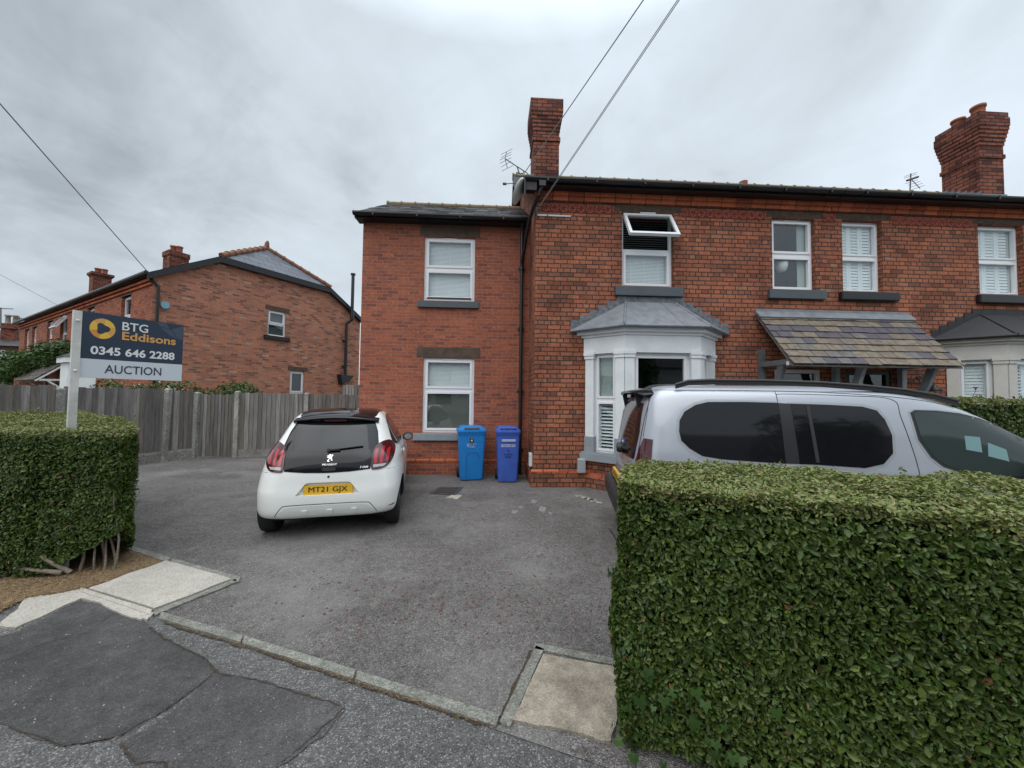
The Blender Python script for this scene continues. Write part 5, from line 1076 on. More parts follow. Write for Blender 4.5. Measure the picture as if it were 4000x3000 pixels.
a, vd = onrear(.842); text_on('maker_lettering', 'PEUGEOT', CHROME, car, a+Vector((-.062, -.003, 0)), (1, 0, 0), vd, .155, .019, bold=.01, lift=.002)
text_on('model_lettering', '108', CHROME, car, R.hit(.345, .800, .010), (1, .03, 0), vd, .085, .022, bold=.012, lift=.003, italic=.3)
R.panel('tailgate_handle', [(-.05, .782), (.07, .782), (.075, .815), (-.055, .815)], TRIM, tg, off=.007, step=.02)
# windows, mirror, wheels
for s in (SR, SL_): s.panel('side_window', [(.02, 1.03), (.12, 1.20), (.30, 1.325), (.62, 1.375), (1.00, 1.37), (1.28, 1.25), (1.62, 1.03), (1.2, .985), (.6, .985)], TINT, car, off=.004, step=.04); 
FR.panel('windscreen', [(-.60, 1.02), (-.46, 1.36), (0, 1.38), (.46, 1.36), (.60, 1.02), (0, .98)], TINT, car, off=.004, step=.05)
for sx in (1, -1):
    b = MB(); b.lathe((0, 0, 0), [(.001, -.055), (.04, -.05), (.062, -.03), (.070, 0), (.068, .03), (.060, .035)], 20, axis='Y'); vs = [(x*1.42, y, z*1.0) for x, y, z in b.v]
    b.v = [(sx*.845+x*.82, 1.42-y, .975+z*(1-.15*sx*x/.1*0)) for x, y, z in vs]; b.bar((sx*.72, 1.46, .93), (sx*.80, 1.42, .945), .022, .018, 8)
    mr = b.build('wing_mirror', TRIM, car, local=True)
    g = MB(); g.lathe((0, 0, 0), [(.001, 0), (.060, 0), (.060, -.004), (.001, -.004)], 20, axis='Y'); g.sm = [False]*len(g.sm); g.v = [(sx*.85+x*1.02, 1.380+y, .975+z*.80) for x, y, z in g.v]; g.build('mirror_glass', CHROME, mr, local=True)
    FR.panel('headlight', [(sx*.50, .70), (sx*.70, .72), (sx*.74, .80), (sx*.60, .80)], CLEAR, car, off=.006, step=.03)
    sk = SR if sx > 0 else SL_; hnd = sk.hit(.42, .875, .02); b = MB(); b.bar(tuple(hnd), tuple(hnd+Vector((0, .16, 0))), .014, n=8); b.build('door_handle', PAINTW, car, local=True)
    for y in (0, 2.34): wheel(car, sx*.695, y, .285, .175, sx)
b = MB(); b.box(-.60, .60, -.28, 2.6, .19, .32); b.box(-.55, .55, -.36, -.2, .225, .30); b.build('underbody', UNDER, car, local=True)
b = MB(); b.bar((.1, .75, 1.46), (.1, .62, 1.70), .006, .002, 6); b.build('roof_antenna', TRIM, car, local=True)

# ---- silver van, seen over the hedge
va = radians(-101.5); VO = Vector((2.408, 4.292, 0))
van = empty('parked_van', tuple(VO), va, label='silver passenger van with dark side windows and black roof rails, parked behind the right hedge', cat='van')
prof = [(.26, .80, -0.765, 3.50), (.34, .86, -0.825, 3.60), (.48, .905, -0.855, 3.66), (.66, .924, -0.860, 3.68), (.85, .922, -0.850, 3.64), (1.0, .915, -0.830, 3.45), (1.06, .905, -0.820, 3.20), (1.12, .895, -0.810, 2.92), (1.25, .872, -0.790, 2.72), (1.40, .845, -0.765, 2.46), (1.52, .82, -0.740, 2.26), (1.62, .795, -0.710, 2.05), (1.70, .765, -0.665, 1.82), (1.755, .715, -0.615, 1.58), (1.785, .63, -0.545, 1.30), (1.80, .50, -0.445, 1.0), (1.806, .35, -0.345, .8)]
hb = hull(prof, 7.0, 11.0, 60, 200); vb = hb.build('body', [PAINTS, UNDER], van, local=True); weld(vb); tv = bvh_of(vb)
cutters = []
for (y, s) in ((0, 1), (0, -1), (2.785, 1), (2.785, -1)): c = MB(); c.bar((s*.66, y, .33), (s*1.1, y, .33), .38, .38, 44, smooth=False); cutters.append(c.build('cutter', UNDER, van, local=True))
cut(vb, cutters)
for p in vb.data.polygons: p.use_smooth = True
try: vb.data.set_sharp_from_angle(angle=radians(35))
except Exception: pass
VR = Skin(tv, (0, -3, 0), (1, 0, 0), (0, 0, 1), (0, 1, 0)); VS = {1: Skin(tv, (3, 0, 0), (0, 1, 0), (0, 0, 1), (-1, 0, 0)), -1: Skin(tv, (-3, 0, 0), (0, 1, 0), (0, 0, 1), (1, 0, 0))}; VF = Skin(tv, (0, 7, 0), (1, 0, 0), (0, 0, 1), (0, -1, 0)); VT = Skin(tv, (0, 0, 4), (1, 0, 0), (0, 1, 0), (0, 0, -1))
quar = [(-.139, 1.618), (-.25, 1.59), (-.355, 1.525), (-.405, 1.44), (-.415, 1.34), (-.40, 1.25), (-.33, 1.18), (-.221, 1.115), (-.05, 1.092), (.135, 1.082), (.49, 1.068), (.49, 1.622), (.2, 1.625)]
slid = [(.60, 1.618), (.9, 1.612), (1.20, 1.598), (1.31, 1.565), (1.36, 1.485), (1.395, 1.348), (1.378, 1.188), (1.29, 1.092), (1.141, 1.052), (.767, 1.066), (.612, 1.067)]
fron = [(1.59, 1.545), (1.63, 1.568), (1.80, 1.562), (1.985, 1.538), (2.15, 1.495), (2.284, 1.44), (2.45, 1.34), (2.62, 1.20), (2.70, 1.08), (2.55, 1.02), (2.177, 1.014), (1.90, 1.04), (1.76, 1.09), (1.68, 1.165), (1.61, 1.31)]
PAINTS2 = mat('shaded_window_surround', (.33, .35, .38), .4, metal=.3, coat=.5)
def grow(p, k): c = sum((Vector(q) for q in p), Vector((0, 0)))/len(p); return [tuple(Vector(q)+(Vector(q)-c).normalized()*k) for q in p]
for s in (1, -1):
    k = VS[s]
    fs = k.panel('window_surround', grow(quar, .034), PAINTS2, van, off=.002, step=.05, curve=False); 
    q = k.panel('side_window', grow(quar, .006), TINT, van, off=.006, step=.04, curve=False)
    k.panel('pillar_panel', [(.496, 1.067), (.615, 1.067), (.615, 1.618), (.496, 1.622)], PILL, van, off=.005, step=.05, curve=False)
    k.panel('window_surround', grow(slid, .03), PAINTS2, van, off=.002, step=.05, curve=False)
    w2 = k.panel('side_window', slid, TINT, van, off=.008, step=.04, curve=False); w2['label'] = 'sliding door window'
    k.panel('window_divider', [(.745, 1.085), (.775, 1.085), (.755, 1.60), (.725, 1.60)], TRIM, w2, off=.012, step=.05, curve=False)
    k.panel('window_surround', grow(fron, .03), PAINTS2, van, off=.002, step=.05, curve=False)
    k.panel('window_seal', grow(fron, .012), TRIM, van, off=.004, step=.05, curve=False)
    w3 = k.panel('side_window', grow(fron, -.012), TINTG, van, off=.007, step=.05, curve=False); w3['label'] = 'greenish front door window'
    for pts in ([(-.61, 1.75), (-.65, 1.69), (-.70, 1.45), (-.735, 1.26)], [(.494, 1.735), (.492, 1.5), (.492, 1.06), (.49, .5)], [(.50, 1.70), (.56, 1.712), (1.1, 1.70), (1.462, 1.668), (1.50, 1.5), (1.56, 1.05), (1.56, .5)], [(-.60, 1.742), (.3, 1.742), (.9, 1.73), (1.5, 1.69), (1.95, 1.615), (2.3, 1.50), (2.6, 1.33)]):
        b = MB(); b.path(k.line(pts, off=-.001), .0042, 5); b.build('panel_seam', INK, van, local=True)
    b = MB(); rl = [(-.42, 1.795), (-.30, 1.832), (-.1, 1.842), (.4, 1.838), (.9, 1.822), (1.3, 1.79), (1.6, 1.758), (1.85, 1.712), (2.02, 1.66)]
    rp_ = [(s*.735, y, z) for y, z in rl]; b.path(rp_, .017, 8)
    for (y0, z0), (y1, z1) in zip(rl, rl[1:]):
        x = s*.735; b.add([(x-.012, y0, z0), (x-.012, y1, z1), (x-.012, y1, z1-.040), (x-.012, y0, z0-.040), (x+.012, y0, z0), (x+.012, y1, z1), (x+.012, y1, z1-.040), (x+.012, y0, z0-.040)], [(0, 1, 2, 3), (7, 6, 5, 4), (0, 4, 5, 1), (2, 6, 7, 3)])
    b.build('roof_rail', TRIM, van, local=True)
    # tail lamp wraps the corner
    K = Skin(tv, Vector((s*.9, -.86, 0))+Vector((s*1.4, -1.4, 0)), (s*.7071, .7071, 0), (0, 0, 1), (-s*.7071, .7071, 0))
    K.panel('tail_lamp', [(-.115, .82), (.075, .82), (.085, 1.0), (.080, 1.245), (-.02, 1.25), (-.075, 1.12), (-.115, .98)], REDD, van, off=.008, step=.025, curve=False)
    for y in (0, 2.785): wheel(van, s*.80, y, .325, .205, s)
    b = MB(); b.lathe((0, 0, 0), [(.001, -.07), (.06, -.06), (.09, 0), (.085, .04), (.001, .045)], 16, axis='Y'); b.v = [(s*1.0+x*1.1, 2.38-y, 1.06+z*1.35) for x, y, z in b.v]; b.bar((s*.86, 2.40, 1.0), (s*.95, 2.38, 1.0), .03, n=8); b.build('wing_mirror', TRIM, van, local=True)
    VF.panel('headlight', [(s*.55, .80), (s*.86, .84), (s*.86, .96), (s*.60, .93)], CLEAR, van, off=.006, step=.04)
    h = k.hit(.62, .98, .012); b = MB(); b.beam(tuple(h), tuple(h+Vector((0, .2, 0))), .03, .035); b.build('door_handle', PAINTS, van, local=True)
# stickers seen in the front window
PAPER = mat('pale_paper_sticker', (.15, .27, .28), .5)
for pts in ([(1.955, 1.355), (2.07, 1.345), (2.06, 1.215), (1.945, 1.235)], [(2.12, 1.30), (2.245, 1.245), (2.245, 1.145), (2.10, 1.185)]):
    VS[1].panel('window_sticker', pts, PAPER, w3 if False else [c for c in van.children if c.name.startswith('side_window') and c.get('label', '').startswith('greenish')][0], off=.0085, step=.04, curve=False)
VF.panel('windscreen', [(-.72, 1.16), (-.60, 1.62), (0, 1.66), (.60, 1.62), (.72, 1.16), (0, 1.12)], TINT, van, off=.006, step=.06)
tgl = VR.panel('tailgate_glass', [(-.60, 1.60), (0, 1.62), (.60, 1.60), (.66, 1.30), (.64, 1.02), (0, .99), (-.64, 1.02), (-.66, 1.30)], TINT, van, off=.006, step=.05, curve=False)
VR.panel('tailgate_reflection', [(-.40, .60), (.40, .60), (.42, .84), (-.42, .84)], mat('reflection_dark_silver', (.16, .15, .16), .35, coat=.6), van, off=.004, step=.05, curve=False)  # dark reflection of the brickwork, painted onto the silver tailgate
b = MB(); b.path(VR.line([(-.66, .62), (-.72, 1.0), (-.70, 1.5), (-.66, 1.66)], off=0), .0045, 5); b.build('tailgate_seam', INK, van, local=True); b = MB(); b.path(VR.line([(.66, .62), (.70, 1.0), (.69, 1.5), (.66, 1.66)], off=0), .0045, 5); b.build('tailgate_seam', INK, van, local=True)
b = MB(); ss = []
for k in range(25):
    x = -.66+k*1.32/24; q = (x/.66)**2; zt_ = 1.772-.055*q*q; dy = .10*q*q*q; ss.append([(x, -.40+dy, zt_+.022), (x, -.66+dy, zt_), (x, -.80+dy, zt_-.030), (x, -.805+dy, zt_-.045), (x, -.72+dy, zt_-.065), (x, -.58+dy, zt_-.06)])
b.add([p for s in ss for p in s], [(i*6+j, i*6+(j+1) % 6, (i+1)*6+(j+1) % 6, (i+1)*6+j) for i in range(24) for j in range(6)], 0, True); b.add(ss[0], [tuple(range(6))]); b.add(ss[-1], [tuple(range(6))])
sp2 = b.build('spoiler', BGLOSS, van, local=True)
b = MB(); b.box(-.12, .12, -.76, -.66, 1.665, 1.70); b.build('brake_light', REDD, sp2, local=True)
for x in (-.45, .45): b = MB(); b.prism([(-.77, 1.70), (-.68, 1.72), (-.70, 1.50), (-.725, 1.48)], lambda y, z: (x-.02, y, z), lambda y, z: (x+.02, y, z)); b.build('spoiler_fin', TRIM, sp2, local=True)
h = VR.hit(0, 1.05, .02); b = MB(); b.lathe(tuple(h), [(.05, -.06), (.06, -.02), (.055, .05), (.03, .06)], 12, axis='Y'); b.path([tuple(h), tuple(VR.hit(.2, 1.07, .03)), tuple(VR.hit(.42, 1.09, .02))], .012, 6); b.build('rear_wiper', TRIM, van, local=True)
BL = mat('blue_sticker', (.03, .13, .50), .4); bs = VR.panel('window_sticker', [(-.16, 1.02), (.02, 1.02), (.02, 1.16), (-.16, 1.16)], BL, tgl, off=.009, step=.05, curve=False)
for i in range(3): VR.panel('sticker_mark', [(-.14, 1.035+i*.04), (-.01-.02*i, 1.035+i*.04), (-.01-.02*i, 1.055+i*.04), (-.14, 1.055+i*.04)], WINK, tgl, off=.0105, step=.05, curve=False)
# wrap-round black bumper
b = MB(); na = 200; rings = []
for zz_, ex in ((.28, -.01), (.33, .05), (.46, .095), (.56, .10), (.60, .085), (.615, .01)):
    w_, a_, c_ = .915+ex*.6, -.895-ex, 3.66; cy = (a_+c_)/2; Ly = (c_-a_)/2; rg = []
    for k in range(na):
        t = 2*pi*k/na; cx, sx = cos(t), sin(t); p = (w_*math.copysign(abs(cx)**(2/7), cx), cy+Ly*math.copysign(abs(sx)**(2/11), sx), zz_)
        if p[1] < -.36: rg.append(p)
    rings.append(rg)
m_ = min(len(r_) for r_ in rings)
rings = [r_[(len(r_)-m_)//2:(len(r_)-m_)//2+m_] for r_ in rings]
b.add([p for r_ in rings for p in r_], [(i*m_+j, i*m_+j+1, (i+1)*m_+j+1, (i+1)*m_+j) for i in range(len(rings)-1) for j in range(m_-1)], 0, True)
b.build('rear_bumper', TRIM, van, local=True)
b = MB(); b.prism([(-.26, .665), (.26, .665), (.26, .776), (-.26, .776)], lambda x, z: (x, -.92, z), lambda x, z: (x, -.89, z)); pv = b.build('number_plate', YEL, van, local=True)
text_on('plate_lettering', 'MV19 CNM', INK, pv, (-.22, -.815, .69), (1, 0, 0), (0, 0, 1), .44, .07, bold=.02, lift=.0015) if False else None
for x in (-.18, -.09, .02, .12): b = MB(); b.box(x, x+.05, -.9215, -.9205, .69, .755); b.build('plate_character', INK, pv, local=True)
b = MB(); b.box(-.72, .72, -.5, 3.3, .22, .36); b.build('underbody', UNDER, van, local=True)

# ------------------------------------------------------------ wheelie bins
def bin_(loc, rz, w, d, h, cm, label, slot):
    root = empty('wheelie_bin', (*loc, 0), rz, label=label, cat='bin', group='wheelie bins against the wing wall')
    def ring(z, sx, sy, y0=0, r=.04): 
        o = []
        for cx, cy, a0 in ((sx-r, sy-r, 0), (-(sx-r), sy-r, pi/2), (-(sx-r), -(sy-r), pi), (sx-r, -(sy-r), 1.5*pi)):
            for k in range(4): a = a0+k*pi/6; o.append((cx+r*cos(a), y0+cy+r*sin(a), z))
        return o
    def loft(name, rings, m, parent=root):
        b = MB(); n = 16; vs = [p for r_ in rings for p in r_]; b.add(vs, [(i*n+j, i*n+(j+1) % n, (i+1)*n+(j+1) % n, (i+1)*n+j) for i in range(len(rings)-1) for j in range(n)], 0, True)
        b.add(rings[0], [tuple(range(n-1, -1, -1))]); b.add(rings[-1], [tuple(range(n))]); o = b.build(name, m, parent, local=True)
        try: o.data.set_sharp_from_angle(angle=radians(35))
        except Exception: pass
        return o
    W, D = w/2, d/2
    bd = loft('body', [ring(.02, W*.74, D*.66, -.02), ring(.10, W*.78, D*.72, -.015), ring(h*.80, W*.90, D*.90), ring(h*.86, W*.91, D*.91), ring(h*.885, W*.97, D*.97), ring(h*.90, W*.97, D*.97)], cm)
    lid = loft('lid', [ring(h*.90, W*1.0, D*1.0, 0, .05), ring(h*.925, W*1.01, D*1.01, 0, .05), ring(h*.93, W*.985, D*.985, 0, .05), ring(h*.948, W*.98, D*.98, 0, .05), ring(h*.955, W*.86, D*.92, .02, .06), ring(h*.995, W*.76, D*.80, .04, .07), ring(h*1.005, W*.6, D*.6, .06, .07)], cm)
    if slot:
        b = MB(); y = -D*.80; b.prism([(-W*.52, h*.958), (W*.52, h*.958), (W*.50, h*.982), (-W*.50, h*.982)], lambda x, z: (x, y-.052+(z-h*.958)*.6, z), lambda x, z: (x, y+.05, z)); b.build('paper_slot', INK, lid, local=True)
    else:
        b = MB(); b.path([(-W*.62, -D*.80, h*.962), (-W*.55, -D*.9, h*.985), (W*.55, -D*.9, h*.985), (W*.62, -D*.80, h*.962)], .016, 8); b.build('lid_handle', cm, lid, local=True)
    b = MB(); b.bar((-W*.8, D*.98, h*.93), (W*.8, D*.98, h*.93), .016, n=8); b.build('hinge_bar', cm, root, local=True)
    for s in (1, -1):
        b = MB(); b.lathe((s*W*.84, D*.80, .10), [(.02, -.025), (.09, -.025), (.10, -.015), (.10, .015), (.09, .025), (.02, .025)], 20, axis='X'); b.build('wheel', M['rubber'], root, local=True)
        b = MB(); b.box(s*W*.80, s*W*.955, -D*.86, D*.5, h*.80, h*.885); b.build('rim_rib', cm, root, local=True) if False else None
    b = MB(); b.bar((-W*.84, D*.80, .10), (W*.84, D*.80, .10), .012, n=8); b.build('axle', M['alu'], root, local=True)
    yf = lambda z: -.015-(D*.72+(D*.18)*((z-.10)/(h*.80-.10)))-.001*1
    return root, bd, yf, W, D
BB1 = mat('bright_blue_plastic', (.012, .20, .56), .42, var=.12, vscale=5); BB2 = mat('dull_violet_blue_plastic', (.05, .115, .48), .5, var=.2, vscale=5)
r1, bd, yf, W, D = bin_((-.42, 7.58), radians(8), .585, .52, 1.06, BB1, 'bright blue wheelie bin with a paper slot in its lid, left of the violet-blue one', True)
tv_ = Vector((0, yf(.9)-yf(.3), .6)).normalized()
pt = lambda x, z: (x, yf(z)-.0015, z)
poly_on('number_badge', [(-.045, 0), (.045, 0), (.045, .088), (-.045, .088)], M['alu'], bd, pt(-.01, .755), (1, 0, 0), tv_, .002)
poly_on('number_badge', [(-.037, 0), (.037, 0), (.037, .072), (-.037, .072)], INK, bd, Vector(pt(-.01, .763))+Vector((0, -.003, 0)), (1, 0, 0), tv_, .001)
text_on('number_lettering', '4', WINK, bd, Vector(pt(-.032, .772))+Vector((0, -.005, 0)), (1, 0, 0), tv_, .04, .052, bold=.01)
text_on('council_lettering', 'Knowsley Council', WINK, bd, pt(-.10, .715), (1, 0, 0), tv_, .18, .020, bold=.01)
text_on('council_lettering', 'recycle', WINK, bd, pt(-.045, .675), (1, 0, 0), tv_, .095, .022, bold=.01)
text_on('council_lettering', 'for Knowsley', WINK, bd, pt(-.04, .652), (1, 0, 0), tv_, .10, .013, bold=.01)
b = MB(); rr_ = [(-.015+.0, 0)]
ring_ = [(-.075+.018*cos(k*pi/6), .684+.018*sin(k*pi/6)) for k in range(-3, 8)]; b.path([(x, yf(z)-.002, z) for x, z in ring_], .004, 5); b.build('council_logo', WINK, bd, local=True)
b = MB(); pp = [(-.11, .05), (-.105, .30), (-.10, .50), (-.085, .545), (-.05, .56), (.08, .56), (.115, .545), (.13, .50), (.135, .43)]; b.path([(x, yf(z)-.001, z) for x, z in pp], .0035, 5); b.build('moulded_arch', mat('darker_blue_plastic', (.006, .09, .30), .5), bd, local=True)
r2b, bd, yf, W, D = bin_((.31, 7.40), radians(2), .49, .50, 1.07, BB2, 'narrower violet-blue wheelie bin with house lettering, beside the black downpipe', False)
tv_ = Vector((0, yf(.9)-yf(.3), .6)).normalized(); pt = lambda x, z: (x, yf(z)-.0015, z)
poly_on('recycling_label', [(0, 0), (.26, 0), (.26, .040), (0, .040)], WINK, bd, pt(-.125, .80), (1, 0, 0), tv_, .001)
text_on('label_lettering', 'SAVE MATERIAL', BB2, bd, Vector(pt(-.115, .809))+Vector((0, -.002, 0)), (1, 0, 0), tv_, .24, .022, bold=.01)
text_on('white_lettering', 'NEWSPAPERS AND', WINK, bd, pt(-.14, .722), (1, 0, 0), tv_, .28, .022, bold=.025)
text_on('white_lettering', 'MAGAZINES ONLY', WINK, bd, pt(-.14, .692), (1, 0, 0), tv_, .28, .022, bold=.025)
NAVY = mat('dark_stencil', (.008, .02, .12), .6)
text_on('painted_lettering', '4', NAVY, bd, pt(-.02, .60), (1, 0, 0), tv_, .035, .04, bold=.03)
text_on('painted_lettering', 'CHURCH', NAVY, bd, pt(-.085, .535), (1, 0, 0), tv_, .165, .03, bold=.02)
text_on('painted_lettering', 'ROAD', NAVY, bd, pt(-.06, .485), (1, 0, 0), tv_, .115, .03, bold=.02)

# ------------------------------------------------------------ auction board on its post
s0 = Vector((*cw(-4.16, 3.55), 1.795)); s1 = Vector((*cw(-3.80, 4.25), 1.795)); SU = (s1-s0).normalized(); BW, BH = .79, .645; SV = Vector((0, 0, 1)); SNn = SU.cross(SV)
sg = empty('auction_sign', tuple((*cw(-4.2, 3.52), 0)), label='navy and white auction board on a white wooden post rising from the left hedge', cat='sign')
pc_ = Vector((s0.x, s0.y, 0))-SU*.043
b = MB(); pw = .04
def fr3(c, a, d, z): return tuple(Vector((c.x, c.y, 0))+SU*a+SNn*d+Vector((0, 0, z)))
b.fbox(pc_, SU, SNn, -.012, .043, 0, 2.435, -.022, .022)
WPOST = mat('weathered_white_post', (.62, .61, .58), .7, var=.28, vscale=5, bump=.2); b.build('post', WPOST, sg)
for z in (1.86, 2.34): b = MB(); q = pc_+SU*.015+SNn*.022+Vector((0, 0, z)); b.bar(tuple(q), tuple(q+SNn*.012), .012, .008, 10); b.build('bolt', M['white'], sg)
NAVB = mat('navy_board', (.016, .032, .060), .35, spec=.4); WB = mat('white_board', (.58, .62, .66), .4)
b = MB(); b.fbox(s0, SU, SNn, 0, BW, 0, BH, -.006, .002)
bo = b.build('board', NAVB, sg)
O2 = s0+SNn*.003
def onb(u, v): return O2+SU*(u*BW)+SV*(v*BH)
wp2 = MB(); wp2.add([tuple(onb(0, 0)), tuple(onb(1, 0)), tuple(onb(1, .292)), tuple(onb(0, .289))], [(0, 1, 2, 3)]); wp2.build('white_strip', WB, bo, fixn=False)
ORN = mat('orange_print', (.66, .33, .09), .5); YLW = mat('yellow_print', (.75, .47, .05), .5); ORD = mat('deep_orange_print', (.62, .25, .05), .5)
def tb(s, m, u0, u1, v0, v1, bold): text_on('lettering', s, m, bo, onb(u0, v0)+SNn*.0006, SU, SV, (u1-u0)*BW, (v1-v0)*BH, bold=bold, local=False)
tb('BTG', WINK, .358, .612, .780, .915, .012); tb('Eddisons', ORN, .360, .915, .626, .758, .022)
tb('0345 646 2288', WINK, .086, .908, .362, .492, .028); NAVI = mat('navy_ink', (.02, .04, .075), .5); tb('AUCTION', NAVI, .216, .770, .080, .213, .008)
cx, cy, rx, ry = .183, .766, .114, .156
inner = []
for k in range(60):
    a = 2*pi*k/60; base = .50; e_ = 1+.22*cos(3*a); inner.append((base*e_*.95))
cols = [YLW, ORN, ORD]
for seg in range(6):
    b = MB(); vs = []
    for k in range(11):
        a = 2*pi*(seg*10+k)/60+.25; ir = .50*(1+.20*cos(3*(a)))
        vs.append(tuple(onb(cx+rx*cos(a), cy+ry*sin(a))+SNn*.001)); vs.append(tuple(onb(cx+rx*ir*cos(a), cy+ry*ir*sin(a))+SNn*.001))
    b.add(vs, [(2*k, 2*k+2, 2*k+3, 2*k+1) for k in range(10)]); b.build('ring_logo', [YLW, ORN, YLW, ORD, YLW, ORN][seg], bo, fixn=False)
NV2 = mat('lighter_navy', (.045, .062, .10), .4)
for poly in ([(.70, .985), (.80, .990), (.84, .90), (.74, .925)], [(.74, .905), (.85, .885), (.93, .74), (.84, .79)], [(.86, .895), (.995, .985), (.995, .74), (.945, .735)]):
    b = MB(); b.add([tuple(onb(u, v)+SNn*.0008) for u, v in poly], [(0, 1, 2, 3)]); b.build('ring_watermark', NV2, bo, fixn=False)
for u, v in ((.02, .19), (.975, .15)): b = MB(); q = onb(u, v); b.bar(tuple(q), tuple(q+SNn*.002), .003, n=8); b.build('screw', M['alu'], bo)
# ------------------------------------------------------------ foliage
def leaf_mesh(name, P, Nm, Ln, mats, parent, mi=None, droop=.35, seed=0, wr=.55, up=.35, rnd=.55):
    """one small folded oval leaf per point; world coordinates"""
    r = np.random.default_rng(seed); n = len(P); P = np.asarray(P, float); Nm = np.asarray(Nm, float)
    nn = Nm+r.normal(size=(n, 3))*rnd; nn[:, 2] += up; nn /= np.linalg.norm(nn, axis=1)[:, None]
    t = r.normal(size=(n, 3)); t -= (t*nn).sum(1)[:, None]*nn; t /= np.linalg.norm(t, axis=1)[:, None]; s = np.cross(nn, t)
    L_ = np.asarray(Ln)[:, None]; W_ = L_*wr*r.uniform(.75, 1.15, (n, 1)); f = .22*W_
    v = np.stack([P-t*L_*.5, P-t*L_*.12+s*W_*.5+nn*f, P+t*L_*.26+s*W_*.36+nn*f*.8, P+t*L_*.5-nn*L_*.08, P+t*L_*.26-s*W_*.36+nn*f*.8, P-t*L_*.12-s*W_*.5+nn*f], 1).reshape(-1, 3)
    if parent:
        q = rootof(parent); X = np.array((Matrix.Translation(q.location) @ q.rotation_euler.to_matrix().to_4x4()).inverted()); v = v @ X[:3, :3].T+X[:3, 3]
    base = (np.arange(n)*6)[:, None]; lo = np.concatenate([base+np.array([[0, 1, 2, 3]]), base+np.array([[0, 3, 4, 5]])], 1).ravel()
    me = bpy.data.meshes.new(name); me.vertices.add(n*6); me.vertices.foreach_set('co', v.astype(np.float32).ravel()); me.loops.add(n*8); me.loops.foreach_set('vertex_index', lo.astype(np.int32))
    me.polygons.add(n*2); me.polygons.foreach_set('loop_start', np.arange(0, n*8, 4, dtype=np.int32))
    for m in (mats if isinstance(mats, list) else [mats]): me.materials.append(m)
    if mi is not None: me.polygons.foreach_set('material_index', np.repeat(np.asarray(mi, np.int32), 2))
    me.update(calc_edges=True); me.validate()
    o = bpy.data.objects.new(name, me); col.objects.link(o)
    if parent: o.parent = parent
    return o
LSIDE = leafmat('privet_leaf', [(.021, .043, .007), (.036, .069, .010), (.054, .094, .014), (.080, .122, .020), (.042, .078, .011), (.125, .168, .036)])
LTOP = leafmat('young_toplit_leaf', [(.08, .12, .026), (.145, .19, .045), (.21, .245, .075), (.12, .155, .038), (.27, .27, .11), (.17, .13, .05)])  # young growth, with light from above also put into the paler colour
LDRY = leafmat('brown_leaf', [(.16, .08, .035), (.24, .14, .06)])
LBUSH = leafmat('bush_leaf', [(.025, .055, .012), (.05, .10, .02), (.08, .14, .035)])
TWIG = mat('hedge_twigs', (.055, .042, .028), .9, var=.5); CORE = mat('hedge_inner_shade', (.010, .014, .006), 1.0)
BARK = mat('pale_privet_bark', (.22, .185, .14), .85, var=.45, vscale=30, bump=.5)
def lump(p, k=1.15): return noise.noise(Vector((p[0]*2.2, p[1]*2.2, p[2]*2.2)))*.055*k+noise.noise(Vector((p[0]*7, p[1]*7, p[2]*7)))*.022*k
